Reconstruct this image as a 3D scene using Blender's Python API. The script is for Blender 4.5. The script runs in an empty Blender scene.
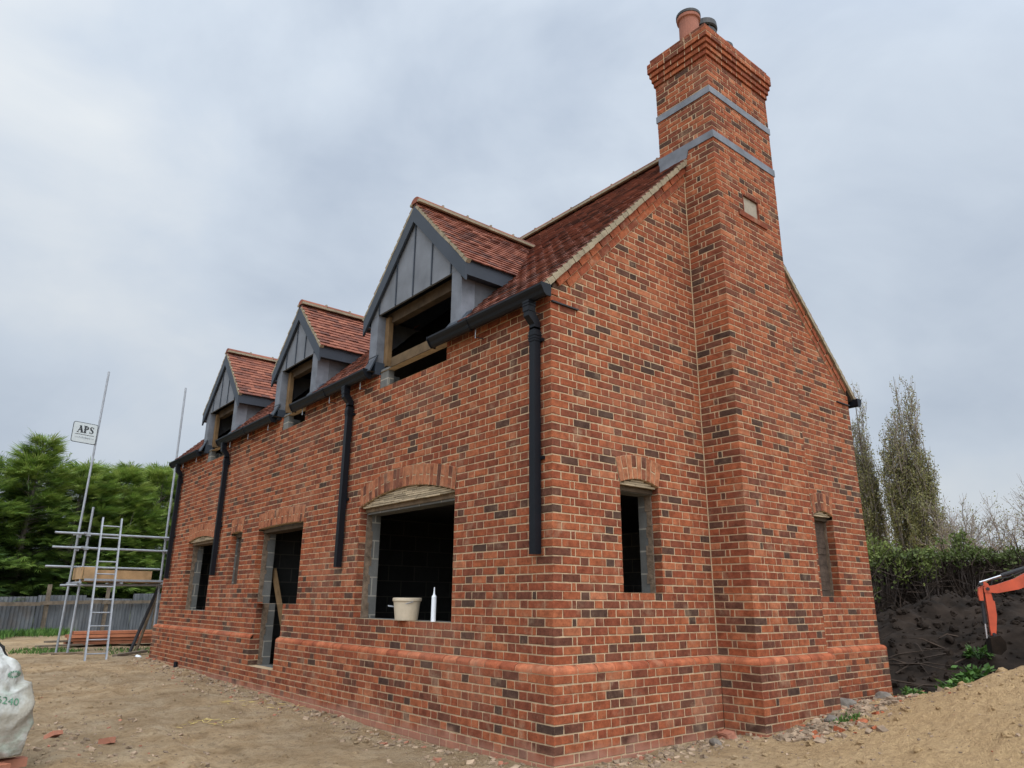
import bpy, math, random
from mathutils import Vector, Matrix, noise as mnoise
from mathutils.bvhtree import BVHTree

rnd = random.Random(7)
scene = bpy.context.scene
COL = scene.collection
R = math.radians


# ------------------------------------------------------------------ helpers
class MB:
    """collects faces (with a material slot and a random number each) and links them as one mesh object"""

    def __init__(self):
        self.v, self.f, self.m, self.r = [], [], [], []

    def add(self, verts, faces, m=0, r=0.0):
        o = len(self.v)
        self.v.extend([tuple(p) for p in verts])
        for f in faces:
            self.f.append([i + o for i in f])
            self.m.append(m)
            self.r.append(r)

    def quad(self, a, b, c, d, m=0, r=0.0):
        self.add([a, b, c, d], [(0, 1, 2, 3)], m, r)

    def box(self, lo, hi, m=0, r=0.0):
        x0, y0, z0 = lo
        x1, y1, z1 = hi
        self.add([(x0, y0, z0), (x1, y0, z0), (x1, y1, z0), (x0, y1, z0), (x0, y0, z1), (x1, y0, z1), (x1, y1, z1), (x0, y1, z1)],
                 [(0, 3, 2, 1), (4, 5, 6, 7), (0, 1, 5, 4), (1, 2, 6, 5), (2, 3, 7, 6), (3, 0, 4, 7)], m, r)

    def obox(self, c, ax, ay, az, m=0, r=0.0):
        """box from centre and three half-axis vectors"""
        c, ax, ay, az = Vector(c), Vector(ax), Vector(ay), Vector(az)
        p = [c - ax - ay - az, c + ax - ay - az, c + ax + ay - az, c - ax + ay - az, c - ax - ay + az, c + ax - ay + az, c + ax + ay + az, c - ax + ay + az]
        self.add(p, [(0, 3, 2, 1), (4, 5, 6, 7), (0, 1, 5, 4), (1, 2, 6, 5), (2, 3, 7, 6), (3, 0, 4, 7)], m, r)

    def beam(self, p, q, w, h, up=(0, 0, 1), m=0, r=0.0):
        p, q = Vector(p), Vector(q)
        d = (q - p)
        n = d.normalized()
        s = n.cross(Vector(up)).normalized()
        t = s.cross(n)
        self.obox((p + q) / 2, d / 2, s * w / 2, t * h / 2, m, r)

    def tube(self, pts, rad, n=8, m=0, r=0.0, cap=True):
        pts = [Vector(p) for p in pts]
        rads = rad if isinstance(rad, (list, tuple)) else [rad] * len(pts)
        rings = []
        prev = None
        for i, p in enumerate(pts):
            d = (pts[min(i + 1, len(pts) - 1)] - pts[max(i - 1, 0)])
            d = d.normalized() if d.length > 1e-9 else Vector((0, 0, 1))
            if prev is None:
                a = Vector((1, 0, 0)) if abs(d.x) < .9 else Vector((0, 1, 0))
                s = d.cross(a).normalized()
            else:
                s = (prev - d * prev.dot(d))
                s = s.normalized() if s.length > 1e-6 else d.orthogonal().normalized()
            prev = s
            t = d.cross(s)
            rings.append([p + (s * math.cos(2 * math.pi * k / n) + t * math.sin(2 * math.pi * k / n)) * rads[i] for k in range(n)])
        vs = [v for ring in rings for v in ring]
        fs = []
        for i in range(len(rings) - 1):
            for k in range(n):
                k2 = (k + 1) % n
                fs.append((i * n + k, i * n + k2, (i + 1) * n + k2, (i + 1) * n + k))
        if cap and n > 2:
            fs.append(tuple(range(n))[::-1])
            fs.append(tuple((len(rings) - 1) * n + k for k in range(n)))
        self.add(vs, fs, m, r)

    def lathe(self, c, prof, n=20, m=0, r=0.0):
        """prof: (radius, z) list round a vertical axis"""
        c = Vector(c)
        vs = [c + Vector((a * math.cos(2 * math.pi * k / n), a * math.sin(2 * math.pi * k / n), z)) for a, z in prof for k in range(n)]
        fs = [(i * n + k, i * n + (k + 1) % n, (i + 1) * n + (k + 1) % n, (i + 1) * n + k) for i in range(len(prof) - 1) for k in range(n)]
        self.add(vs, fs, m, r)

    def prism(self, poly, off, m=0, r=0.0):
        """closed polygon (3-D points) pushed along a vector"""
        off = Vector(off)
        n = len(poly)
        a = [Vector(p) for p in poly]
        b = [p + off for p in a]
        fs = [tuple(range(n)), tuple(range(2 * n - 1, n - 1, -1))] + [(k, n + k, n + (k + 1) % n, (k + 1) % n) for k in range(n)]
        self.add(a + b, fs, m, r)

    def build(self, name, mats, parent=None, smooth=False, loc=None):
        me = bpy.data.meshes.new(name)
        loc = Vector(loc) if loc is not None else Vector((0, 0, 0))
        me.from_pydata([tuple(Vector(p) - loc) for p in self.v], [], self.f)
        mats = mats if isinstance(mats, (list, tuple)) else [mats]
        for m in mats:
            me.materials.append(m)
        me.polygons.foreach_set('material_index', self.m)
        at = me.attributes.new('rnd', 'FLOAT', 'FACE')
        at.data.foreach_set('value', self.r)
        if smooth:
            me.polygons.foreach_set('use_smooth', [True] * len(self.f))
        me.update()
        o = bpy.data.objects.new(name, me)
        COL.objects.link(o)
        o.location = loc
        if parent is not None:
            o.parent = parent
        return o


def fix_normals(o):
    import bmesh
    bm = bmesh.new()
    bm.from_mesh(o.data)
    bmesh.ops.recalc_face_normals(bm, faces=bm.faces)
    bm.to_mesh(o.data)
    bm.free()
    return o


def tag(o, label=None, cat=None, group=None, kind=None):
    if label:
        o['label'] = label
    if cat:
        o['category'] = cat
    if group:
        o['group'] = group
    if kind:
        o['kind'] = kind
    return o


def empty(name, loc, label, cat, group=None, rz=0.0):
    o = bpy.data.objects.new(name, None)
    COL.objects.link(o)
    o.location = loc
    o.rotation_euler = (0, 0, rz)
    o.empty_display_size = .2
    return tag(o, label, cat, group)


def smooth01(t):
    t = max(0.0, min(1.0, t))
    return t * t * (3 - 2 * t)


def interp(x, xs, ys):
    if x <= xs[0]:
        return ys[0]
    for i in range(len(xs) - 1):
        if x <= xs[i + 1]:
            t = (x - xs[i]) / (xs[i + 1] - xs[i])
            return ys[i] + (ys[i + 1] - ys[i]) * t
    return ys[-1]


def nz(x, y, z=0.0):
    return mnoise.noise(Vector((x, y, z)))


# ------------------------------------------------------------------ materials
class NT:
    def __init__(self, name):
        self.mat = bpy.data.materials.new(name)
        self.mat.use_nodes = True
        self.t = self.mat.node_tree
        self.t.nodes.clear()
        self.out = self.n('ShaderNodeOutputMaterial')
        self.b = self.n('ShaderNodeBsdfPrincipled')
        self.l(self.b.outputs[0], self.out.inputs[0])

    def n(self, t, **k):
        x = self.t.nodes.new(t)
        for a, b in k.items():
            setattr(x, a, b)
        return x

    def l(self, a, b):
        self.t.links.new(a, b)

    def coord(self, scale=(1, 1, 1)):
        tc = self.n('ShaderNodeTexCoord')
        mp = self.n('ShaderNodeMapping')
        mp.inputs['Scale'].default_value = scale
        self.l(tc.outputs['Object'], mp.inputs[0])
        return mp.outputs[0]

    def noise(self, vec, scale, detail=4, rough=.55):
        x = self.n('ShaderNodeTexNoise')
        x.inputs['Scale'].default_value = scale
        x.inputs['Detail'].default_value = detail
        x.inputs['Roughness'].default_value = rough
        self.l(vec, x.inputs['Vector'])
        return x.outputs[0]

    def ramp(self, fac, stops, interp='LINEAR'):
        x = self.n('ShaderNodeValToRGB')
        x.color_ramp.interpolation = interp
        e = x.color_ramp.elements
        while len(e) < len(stops):
            e.new(.5)
        for i, (p, c) in enumerate(stops):
            e[i].position = p
            e[i].color = (*c, 1) if len(c) == 3 else c
        self.l(fac, x.inputs[0])
        return x.outputs[0]

    def attr(self, name='rnd'):
        x = self.n('ShaderNodeAttribute')
        x.attribute_name = name
        return x.outputs['Fac']

    def mix(self, fac, a, b, mode='MIX'):
        x = self.n('ShaderNodeMix', data_type='RGBA', blend_type=mode)
        for s, v in ((0, fac), (6, a), (7, b)):
            if hasattr(v, 'is_output'):
                self.l(v, x.inputs[s])
            elif isinstance(v, tuple):
                x.inputs[s].default_value = (*v, 1)
            else:
                x.inputs[s].default_value = v
        return x.outputs[2]

    def math(self, op, a, b=0.0, c=None):
        x = self.n('ShaderNodeMath', operation=op)
        for s, v in ((0, a), (1, b), (2, c)):
            if v is None:
                continue
            if hasattr(v, 'is_output'):
                self.l(v, x.inputs[s])
            else:
                x.inputs[s].default_value = v
        return x.outputs[0]

    def rng(self, v, a, b, c=0.0, d=1.0):
        x = self.n('ShaderNodeMapRange')
        x.inputs[1].default_value, x.inputs[2].default_value, x.inputs[3].default_value, x.inputs[4].default_value = a, b, c, d
        self.l(v, x.inputs[0])
        return x.outputs[0]

    def bump(self, h, strength=.3, dist=.01):
        x = self.n('ShaderNodeBump')
        x.inputs['Strength'].default_value = strength
        x.inputs['Distance'].default_value = dist
        self.l(h, x.inputs['Height'])
        self.l(x.outputs[0], self.b.inputs['Normal'])

    def set(self, color=None, rough=.8, metal=0.0, spec=.3):
        if color is not None:
            if hasattr(color, 'is_output'):
                self.l(color, self.b.inputs['Base Color'])
            else:
                self.b.inputs['Base Color'].default_value = (*color, 1)
        if hasattr(rough, 'is_output'):
            self.l(rough, self.b.inputs['Roughness'])
        else:
            self.b.inputs['Roughness'].default_value = rough
        self.b.inputs['Metallic'].default_value = metal
        self.b.inputs['Specular IOR Level'].default_value = spec
        return self.mat


def mat_brick(name, stops, stain=True):
    t = NT(name)
    v = t.coord()
    c = t.ramp(t.attr(), stops)
    # burnt and pale patches inside each brick: the noise is shifted brick by brick
    x4 = t.n('ShaderNodeTexNoise', noise_dimensions='4D')
    x4.inputs['Scale'].default_value = 13
    x4.inputs['Detail'].default_value = 5
    x4.inputs['Roughness'].default_value = .65
    t.l(v, x4.inputs['Vector'])
    t.l(t.math('MULTIPLY', t.attr(), 60.0), x4.inputs['W'])
    n1 = x4.outputs[0]
    c = t.mix(t.rng(n1, .32, .68, 0, 1), t.mix(1.0, c, (.60, .57, .58), 'MULTIPLY'), t.mix(1.0, c, (1.28, 1.26, 1.22), 'MULTIPLY'))
    n2 = t.noise(v, 55, 4, .7)
    c = t.mix(t.rng(n2, .50, .70, 0, .65), c, t.mix(1.0, c, (.5, .45, .45), 'MULTIPLY'))
    n6 = t.noise(v, 4.5, 5, .65)
    c = t.mix(t.rng(n6, .56, .72, 0, .35), c, (.40, .29, .19))
    n3 = t.noise(v, 38, 3, .7)
    c = t.mix(t.rng(n3, .60, .74, 0, .16), c, (.46, .34, .24))
    # lime bloom in loose patches
    n4 = t.noise(v, .8, 5, .6)
    c = t.mix(t.rng(n4, .54, .74, 0, .17), c, (.38, .26, .19))
    if stain:
        # red clay splashed on the lowest courses
        sep = t.n('ShaderNodeSeparateXYZ')
        t.l(v, sep.inputs[0])
        n5 = t.noise(v, 3.5, 4, .6)
        h = t.math('ADD', sep.outputs[2], t.math('MULTIPLY', t.math('SUBTRACT', n5, .5), -.34))
        c = t.mix(t.rng(h, .03, .15, .7, 0), c, (.34, .17, .12))
    t.bump(t.math('ADD', n2, t.math('MULTIPLY', n1, .7)), .5, .006)
    return t.set(c, .92, 0, .10)


BR_STOPS = [(0.0, (.062, .039, .031)), (.05, (.085, .047, .035)), (.10, (.125, .051, .034)), (.22, (.165, .055, .033)), (.42, (.215, .062, .033)),
            (.68, (.258, .077, .037)), (.90, (.298, .096, .045)), (1.0, (.335, .127, .066))]
M_BRICK = mat_brick('brick', BR_STOPS)
M_REDBRICK = mat_brick('red_special_brick', [(0, (.27, .08, .042)), (.5, (.35, .105, .05)), (1, (.41, .145, .075))])
M_ARCHBRICK = mat_brick('arch_brick', [(0, (.10, .048, .036)), (.16, (.19, .07, .042)), (.3, (.28, .105, .056)), (1, (.35, .15, .08))])


def simple(name, c, rough=.8, metal=0.0, spec=.3, var=.25, scale=6, bump=0.0, bscale=60, rv=False):
    t = NT(name)
    v = t.coord()
    n = t.noise(v, scale, 5, .6)
    lo = tuple(x * (1 - var) for x in c)
    hi = tuple(min(1, x * (1 + var)) for x in c)
    col = t.ramp(n, [(.3, lo), (.7, hi)])
    if rv:
        k = t.ramp(t.attr(), [(0, (.65, .65, .65)), (1, (1.3, 1.3, 1.3))])
        col = t.mix(1.0, col, k, 'MULTIPLY')
    if bump:
        t.bump(t.noise(v, bscale, 4, .6), bump, .01)
    return t.set(col, rough, metal, spec)


M_MORTAR = simple('mortar', (.43, .315, .20), .95, var=.22, scale=14, bump=.4, bscale=150)
M_BUFF = simple('verge_mortar', (.245, .205, .142), .95, var=.25, scale=9, bump=.4)
M_LEAD = simple('lead_grey', (.128, .138, .156), .6, .0, .4, var=.22, scale=3)
M_LEADL = simple('lead_flashing', (.122, .133, .155), .55, .0, .4, var=.3, scale=5)
M_LEADD = simple('dull_lead', (.075, .08, .09), .7, 0, .3, var=.3, scale=4)
M_ANTH = simple('anthracite_board', (.026, .034, .047), .5, 0, .35, var=.15, scale=4)
M_GUT = simple('black_plastic', (.005, .0065, .010), .45, 0, .22, var=.15, scale=4)
M_PINE = simple('pine', (.155, .095, .045), .75, var=.3, scale=5)
M_DARK = simple('shaded_interior', (.045, .043, .045), .95, var=.3, scale=4)  # near-black tone stands in for the missing light indoors
M_STEEL = simple('galvanised_steel', (.27, .29, .32), .55, .25, .5, var=.2, scale=8)
M_STONE = simple('plaque_stone', (.27, .235, .185), .9, var=.15, scale=20)
M_DIRTW = simple('dirty_wood', (.16, .115, .075), .9, var=.4, scale=6)
M_PLATE = simple('shaded_plate_timber', (.105, .07, .038), .9, var=.4, scale=5)  # pine of the wall plates, dimmed by shade put into its colour
M_SHADEW = simple('shaded_timber', (.065, .046, .03), .9, var=.4, scale=6)  # head beams and lintels: shade of the openings painted into the wood tone
M_BOARD = simple('scaffold_board', (.34, .22, .115), .85, var=.3, scale=4)
M_REDWOOD = simple('treated_timber', (.30, .115, .06), .85, var=.3, scale=4, rv=True)
M_TERRA = simple('terracotta', (.25, .10, .068), .85, var=.2, scale=6)
M_BLACKPOT = simple('black_cowl', (.016, .016, .017), .5, var=.2)
M_WHITEP = simple('white_plastic', (.70, .74, .80), .4, 0, .5, var=.05)
M_TUB = simple('cream_tub', (.47, .40, .30), .5, 0, .4, var=.1, scale=12)
M_RUBBER = simple('black_rubber', (.018, .018, .018), .8, var=.3)
M_ORANGE = simple('excavator_paint', (.45, .062, .019), .45, 0, .5, var=.25, scale=4)
M_CHROME = simple('ram_steel', (.5, .5, .52), .25, .8, .5, var=.1)
M_GLASS = simple('dark_glass', (.02, .025, .03), .1, 0, .6, var=.1)
M_ROCK = simple('grey_stone', (.15, .13, .11), .9, var=.4, scale=9, bump=.6, bscale=30)
M_STRAW = simple('straw', (.48, .37, .14), .9, var=.25)
M_FENCEW = simple('grey_timber', (.145, .115, .085), .9, var=.4, scale=5)
M_SIGN = simple('sign_white', (.42, .46, .47), .5, var=.06)
M_SIGNK = simple('sign_black', (.03, .035, .04), .6, var=.1)
M_GREENPRINT = simple('green_print', (.10, .24, .15), .8, var=.5, scale=20)
M_SLATE = simple('slate_dpc', (.03, .03, .034), .7)


def mat_tile(name, stops):
    t = NT(name)
    v = t.coord()
    c = t.ramp(t.attr(), stops)
    n = t.noise(v, 7, 5, .65)
    c = t.mix(t.rng(n, .35, .7, 0, .7), c, t.mix(1.0, c, (.6, .58, .6), 'MULTIPLY'))
    n2 = t.noise(v, 60, 3, .6)
    t.bump(n2, .4, .005)
    return t.set(c, .88, 0, .25)


M_TILE = mat_tile('clay_tile_mixed', [(0, (.085, .046, .038)), (.25, (.155, .066, .05)), (.6, (.235, .088, .06)), (1, (.30, .12, .08))])
M_TILE2 = mat_tile('clay_tile_orange', [(0, (.11, .05, .04)), (.25, (.175, .066, .045)), (.6, (.235, .083, .052)), (1, (.29, .112, .07))])


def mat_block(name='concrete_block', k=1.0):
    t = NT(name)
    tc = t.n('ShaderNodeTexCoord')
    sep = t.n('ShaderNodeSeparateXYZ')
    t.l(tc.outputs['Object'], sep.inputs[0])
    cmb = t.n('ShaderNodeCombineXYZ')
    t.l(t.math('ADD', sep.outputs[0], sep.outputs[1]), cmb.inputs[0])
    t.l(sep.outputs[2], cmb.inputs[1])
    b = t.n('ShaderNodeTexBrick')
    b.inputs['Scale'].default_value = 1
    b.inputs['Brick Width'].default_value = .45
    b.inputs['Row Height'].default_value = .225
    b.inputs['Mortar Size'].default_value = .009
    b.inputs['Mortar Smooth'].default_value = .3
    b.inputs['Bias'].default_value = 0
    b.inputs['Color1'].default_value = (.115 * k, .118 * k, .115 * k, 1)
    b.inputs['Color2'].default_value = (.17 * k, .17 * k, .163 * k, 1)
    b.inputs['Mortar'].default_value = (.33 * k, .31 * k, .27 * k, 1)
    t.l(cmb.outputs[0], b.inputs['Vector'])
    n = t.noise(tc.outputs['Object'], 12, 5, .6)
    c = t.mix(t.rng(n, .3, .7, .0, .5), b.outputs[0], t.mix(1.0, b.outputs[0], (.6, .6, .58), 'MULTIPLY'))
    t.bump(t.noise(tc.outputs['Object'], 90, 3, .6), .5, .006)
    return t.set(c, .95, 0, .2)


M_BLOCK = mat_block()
M_BLOCK_SHADE = mat_block('shaded_blockwork', .22)  # same grey block for partitions, with the rooms' darkness put into its colour
M_INFILL = simple('dark_rough_infill', (.062, .043, .032), .95, var=.45, scale=12, bump=.8, bscale=40)
M_CLOSER = simple('mortar_smeared_block', (.165, .12, .085), .95, var=.45, scale=14, bump=.8, bscale=40)


def mat_ground():
    t = NT('bare_earth')
    v = t.coord()
    n1 = t.noise(v, .35, 6, .6)
    n2 = t.noise(v, 2.2, 6, .65)
    n3 = t.noise(v, 14, 6, .7)
    n4 = t.noise(v, 60, 4, .7)
    c = t.ramp(n2, [(.28, (.31, .20, .105)), (.44, (.46, .315, .175)), (.58, (.54, .39, .235)), (.75, (.59, .455, .30))])
    g = t.ramp(n1, [(.44, (.80, .83, .88)), (.6, (1, 1, 1))])
    c = t.mix(1.0, c, g, 'MULTIPLY')
    c = t.mix(t.rng(n3, .50, .66, 0, .55), c, (.17, .115, .066))
    n5 = t.noise(t.coord((1, .35, 1)), 5, 6, .7)
    c = t.mix(t.rng(n5, .54, .68, 0, .42), c, (.19, .13, .075))
    c = t.mix(t.rng(n4, .58, .72, 0, .5), c, (.36, .30, .22))
    # sandy spoil where the heap was tipped (right of the house)
    sep = t.n('ShaderNodeSeparateXYZ')
    t.l(v, sep.inputs[0])
    s = t.math('ADD', sep.outputs[0], t.math('MULTIPLY', t.math('SUBTRACT', n2, .5), 2.2))
    s2 = t.math('SUBTRACT', s, t.math('MULTIPLY', sep.outputs[1], 1.3))
    sand = t.mix(t.rng(n3, .42, .66, 0, .65), (.60, .41, .215), (.37, .24, .125))
    c = t.mix(t.rng(s2, 1.6, 4.6, 0, .85), c, sand)
    # farther off it is grassed over
    far = t.math('ADD', sep.outputs[1], t.math('MULTIPLY', n1, 6.0))
    c = t.mix(t.rng(far, 26, 29, 0, .9), c, (.05, .075, .025))
    h = t.math('ADD', t.math('MULTIPLY', n3, 1.0), t.math('MULTIPLY', n4, .4))
    t.bump(h, 1.0, .10)
    return t.set(c, .97, 0, .15)


M_GROUND = mat_ground()
M_SOIL = simple('black_soil', (.0185, .0132, .0100), .97, 0, .12, var=.75, scale=2.2, bump=1.0, bscale=11)
M_RUB = simple('rubble', (.26, .19, .13), .95, var=.4, scale=14, rv=True)


def mat_leaf(name, stops, rough=.6):
    t = NT(name)
    c = t.ramp(t.attr(), stops)
    t.set(c, rough, 0, .25)
    tr = t.n('ShaderNodeBsdfTranslucent')
    t.l(c, tr.inputs[0])
    mx = t.n('ShaderNodeMixShader')
    mx.inputs[0].default_value = .25
    t.l(t.b.outputs[0], mx.inputs[1])
    t.l(tr.outputs[0], mx.inputs[2])
    t.l(mx.outputs[0], t.out.inputs[0])
    return t.mat


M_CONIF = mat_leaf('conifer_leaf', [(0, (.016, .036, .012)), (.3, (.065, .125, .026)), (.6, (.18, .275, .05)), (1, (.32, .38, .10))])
M_HEDGE = mat_leaf('hedge_leaf', [(0, (.045, .04, .018)), (.3, (.055, .07, .02)), (.7, (.095, .135, .032)), (1, (.18, .19, .065))])
M_POPLEAF = mat_leaf('poplar_leaf', [(0, (.085, .09, .035)), (.5, (.19, .185, .07)), (1, (.31, .27, .13))])
M_WEED = mat_leaf('weed_leaf', [(0, (.03, .07, .016)), (.6, (.075, .16, .03)), (1, (.14, .24, .06))])
M_SHRUB = mat_leaf('shrub_leaf', [(0, (.035, .055, .014)), (.5, (.09, .125, .028)), (1, (.19, .22, .06))])
M_BARK = simple('bark', (.11, .095, .08), .95, var=.4, scale=5)
M_TWIG = simple('twig', (.115, .09, .078), .95, var=.35, scale=3, rv=True)
M_PALE_TWIG = simple('pale_twig', (.25, .21, .18), .95, var=.35, scale=3, rv=True)
M_BRUSH = simple('dead_brushwood', (.042, .029, .021), .95, var=.5, scale=3, rv=True)


def mat_corrugated():
    t = NT('corrugated_sheet')
    v = t.coord()
    n = t.noise(t.coord((1, 1, .3)), 2.5, 5, .65)
    c = t.ramp(n, [(.3, (.06, .066, .075)), (.55, (.12, .128, .138)), (.75, (.18, .182, .18))])
    n2 = t.noise(v, 1.3, 4, .6)
    c = t.mix(t.rng(n2, .56, .72, 0, .5), c, (.10, .07, .045))
    return t.set(c, .85, 0, .2)


M_CORR = mat_corrugated()


def mat_bag():
    t = NT('woven_bag')
    v = t.coord()
    n = t.noise(v, 3.5, 6, .6)
    c = t.ramp(n, [(.3, (.25, .26, .22)), (.48, (.44, .45, .42)), (.7, (.60, .61, .60))])
    n2 = t.noise(v, 2.0, 4, .6)
    c = t.mix(t.rng(n2, .48, .60, 0, .75), c, (.20, .17, .12))
    n3 = t.noise(t.coord((1, 1, 1.8)), 4.0, 3, .55)
    c = t.mix(t.rng(n3, .56, .66, 0, .4), c, (.30, .40, .33))
    t.bump(t.noise(v, 5, 4, .6), .8, .05)
    return t.set(c, .75, 0, .25)


M_BAG = mat_bag()

# ------------------------------------------------------------------ numbers
W, L = 5.94, 12.3          # gable width (x), front length (y)
CX0, CX1, CD = 2.30, 3.66, .46   # chimney breast
PL = .056                  # plinth projection
ROOF0 = 4.36               # roof plane: z = ROOF0 + x
RX = W / 2
RIDGE = ROOF0 + RX


def zc(i):
    return .75 + .075 * i


def zb(i):
    return .75 + .075 * (i - .5)


# ground height
def gz(x, y, fine=True):
    h = interp(y, [-12, -1, 0, 2, 5, 12, 22, 40], [.0, .02, .01, -.055, -.01, .10, .14, .2])
    h += .10 * smooth01((x - 1) / 4) * smooth01((1.0 - y) / 1.5)
    hx, hy = x - 4.15, y + 3.55
    h += .84 * math.exp(-(hx * hx / 4.4 + hy * hy / 4.6)) * (1 + .16 * nz(x * .9, y * .9, 3) + .07 * nz(x * 2.3, y * 2.3, 6))
    h -= .10 * smooth01((x - 5.9) / 2) * smooth01((2 - y) / 3)
    d = 1.0
    if fine:
        # wheel ruts along the front
        for rx, wd in ((-1.75, .17), (-3.05, .19)):
            u = (x - rx - .22 * math.sin(y * .45 + rx) - .10 * nz(y * .5, rx)) / wd
            if abs(u) < 2.4 and -2 < y < 13:
                k = smooth01((y + 2) / 2) * smooth01((13 - y) / 3) * (.55 + .45 * nz(y * .8, rx, 31))
                h += k * (-.034 * math.exp(-u ** 4) + .026 * math.exp(-((abs(u) - 1.45) * 2.6) ** 2))
                if abs(u) < 1:
                    h += k * .010 * math.sin((y + abs(x - rx) * .9) * 46)
        hm = math.exp(-(hx * hx / 7 + hy * hy / 7))
        h += hm * (.07 * abs(nz(x * 1.6, y * 1.6, 21)) + .03 * nz(x * 4.5, y * 4.5, 22) + .015 * abs(nz(x * 9, y * 9, 23)))
        h += .035 * nz(x * .7, y * .7, 1) + .016 * nz(x * 2.6, y * 2.6, 2)
        if abs(x) < 9 and -7 < y < 18:
            c = nz(x * 6.5, y * 6.5, 5)
            h += .022 * max(0, c + .1) + .011 * nz(x * 13, y * 13, 8) + .012 * abs(nz(x * 3.3, y * 1.2, 4))
    return h


# ------------------------------------------------------------------ brickwork
def brick4(mb, P, cs, inset=.004, d=.0045, r=.5, m=0, jit=.0024, out=0.0):
    """one brick face: cs = four (u, z) corners, P(u, z, depth) -> point; stands d proud of the mortar"""
    cu = sum(c[0] for c in cs) / 4
    cz = sum(c[1] for c in cs) / 4
    o, i = [], []
    tilt = rnd.uniform(-.0012, .0012)
    for k, (u, z) in enumerate(cs):
        u += rnd.uniform(-jit, jit)
        z += rnd.uniform(-jit, jit)
        o.append(P(u, z, -.006 + out))
        lx, lz = cu - u, cz - z
        iu = u + math.copysign(min(inset, abs(lx) * .3), lx)
        iz = z + math.copysign(min(inset, abs(lz) * .3), lz)
        i.append(P(iu, iz, d - .0045 + out + tilt * (1 if k in (0, 3) else -1)))
    mb.add(o + i, [(4, 5, 6, 7), (0, 1, 5, 4), (1, 2, 6, 5), (2, 3, 7, 6), (3, 0, 4, 7)], m, r)


_corner_cache = {}


def corner_r(key):
    if key not in _corner_cache:
        _corner_cache[key] = rnd.random()
    return _corner_cache[key]


def rbrick():
    return rnd.random()


def subtract(iv, cut):
    out = []
    for a, b in iv:
        c, d = cut
        if d <= a or c >= b:
            out.append((a, b))
            continue
        if c > a:
            out.append((a, c))
        if d < b:
            out.append((d, b))
    return out


def panel(mb, O, U, N, i0, i1, ivf, par=0, key=None, key2=None, end=None, out=0.0, umax=None):
    """Flemish-bond panel; courses i0..i1; ivf(i, z) gives the intervals of brickwork along U"""
    O, U, N = Vector(O), Vector(U), Vector(N)
    P = lambda u, z, d: O + U * u + Vector((0, 0, z)) + N * d
    for i in range(i0, i1 + 1):
        z = zc(i)
        ivs = [(a, b) for a, b in ivf(i, z) if b - a > .012]
        if not ivs:
            continue
        big = max(b for a, b in ivs) if umax is None else umax
        # brick boundaries of the course
        A = ((i + par) % 2 == 0)
        bs = [0.0, .225, .2813] if not A else [0.0, .1125]
        k = 0
        while bs[-1] < big + .3:
            bs.append(bs[-1] + (.225 if k % 2 == 0 else .1125))
            k += 1
        lo, hi = z - .0326, z + .0326
        wav = rnd.uniform(-.0012, .0012)
        for a, b in ivs:
            mb.quad(P(a, z - .0375, -.0055 + out), P(b, z - .0375, -.0055 + out), P(b, z + .0375, -.0055 + out), P(a, z + .0375, -.0055 + out), 1)
            # cut bricks to the interval
            cells = []
            for p, q in zip(bs, bs[1:]):
                p2, q2 = max(p, a), min(q, b)
                if q2 - p2 > .001:
                    cells.append([p2, q2])
            merged = []
            for c in cells:
                if merged and (c[1] - c[0] < .035 and not (abs(c[0] - .225) < .01)):
                    merged[-1][1] = c[1]
                elif merged and merged[-1][1] - merged[-1][0] < .035 and not (abs(merged[-1][0] - .225) < .01):
                    merged[-1][1] = c[1]
                else:
                    merged.append(c)
            for c in merged:
                u0 = c[0] + (.0052 if c[0] > a + .001 else 0.0)
                u1 = c[1] - (.0052 if c[1] < b - .001 else 0.0)
                r = rbrick()
                if key is not None and c[0] < .001:
                    r = corner_r((key, i))
                if key2 is not None and abs(c[1] - big) < .001:
                    r = corner_r((key2, i))
                brick4(mb, P, [(u0, lo + wav), (u1, lo + wav), (u1, hi + wav), (u0, hi + wav)], r=r, out=out)


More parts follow.
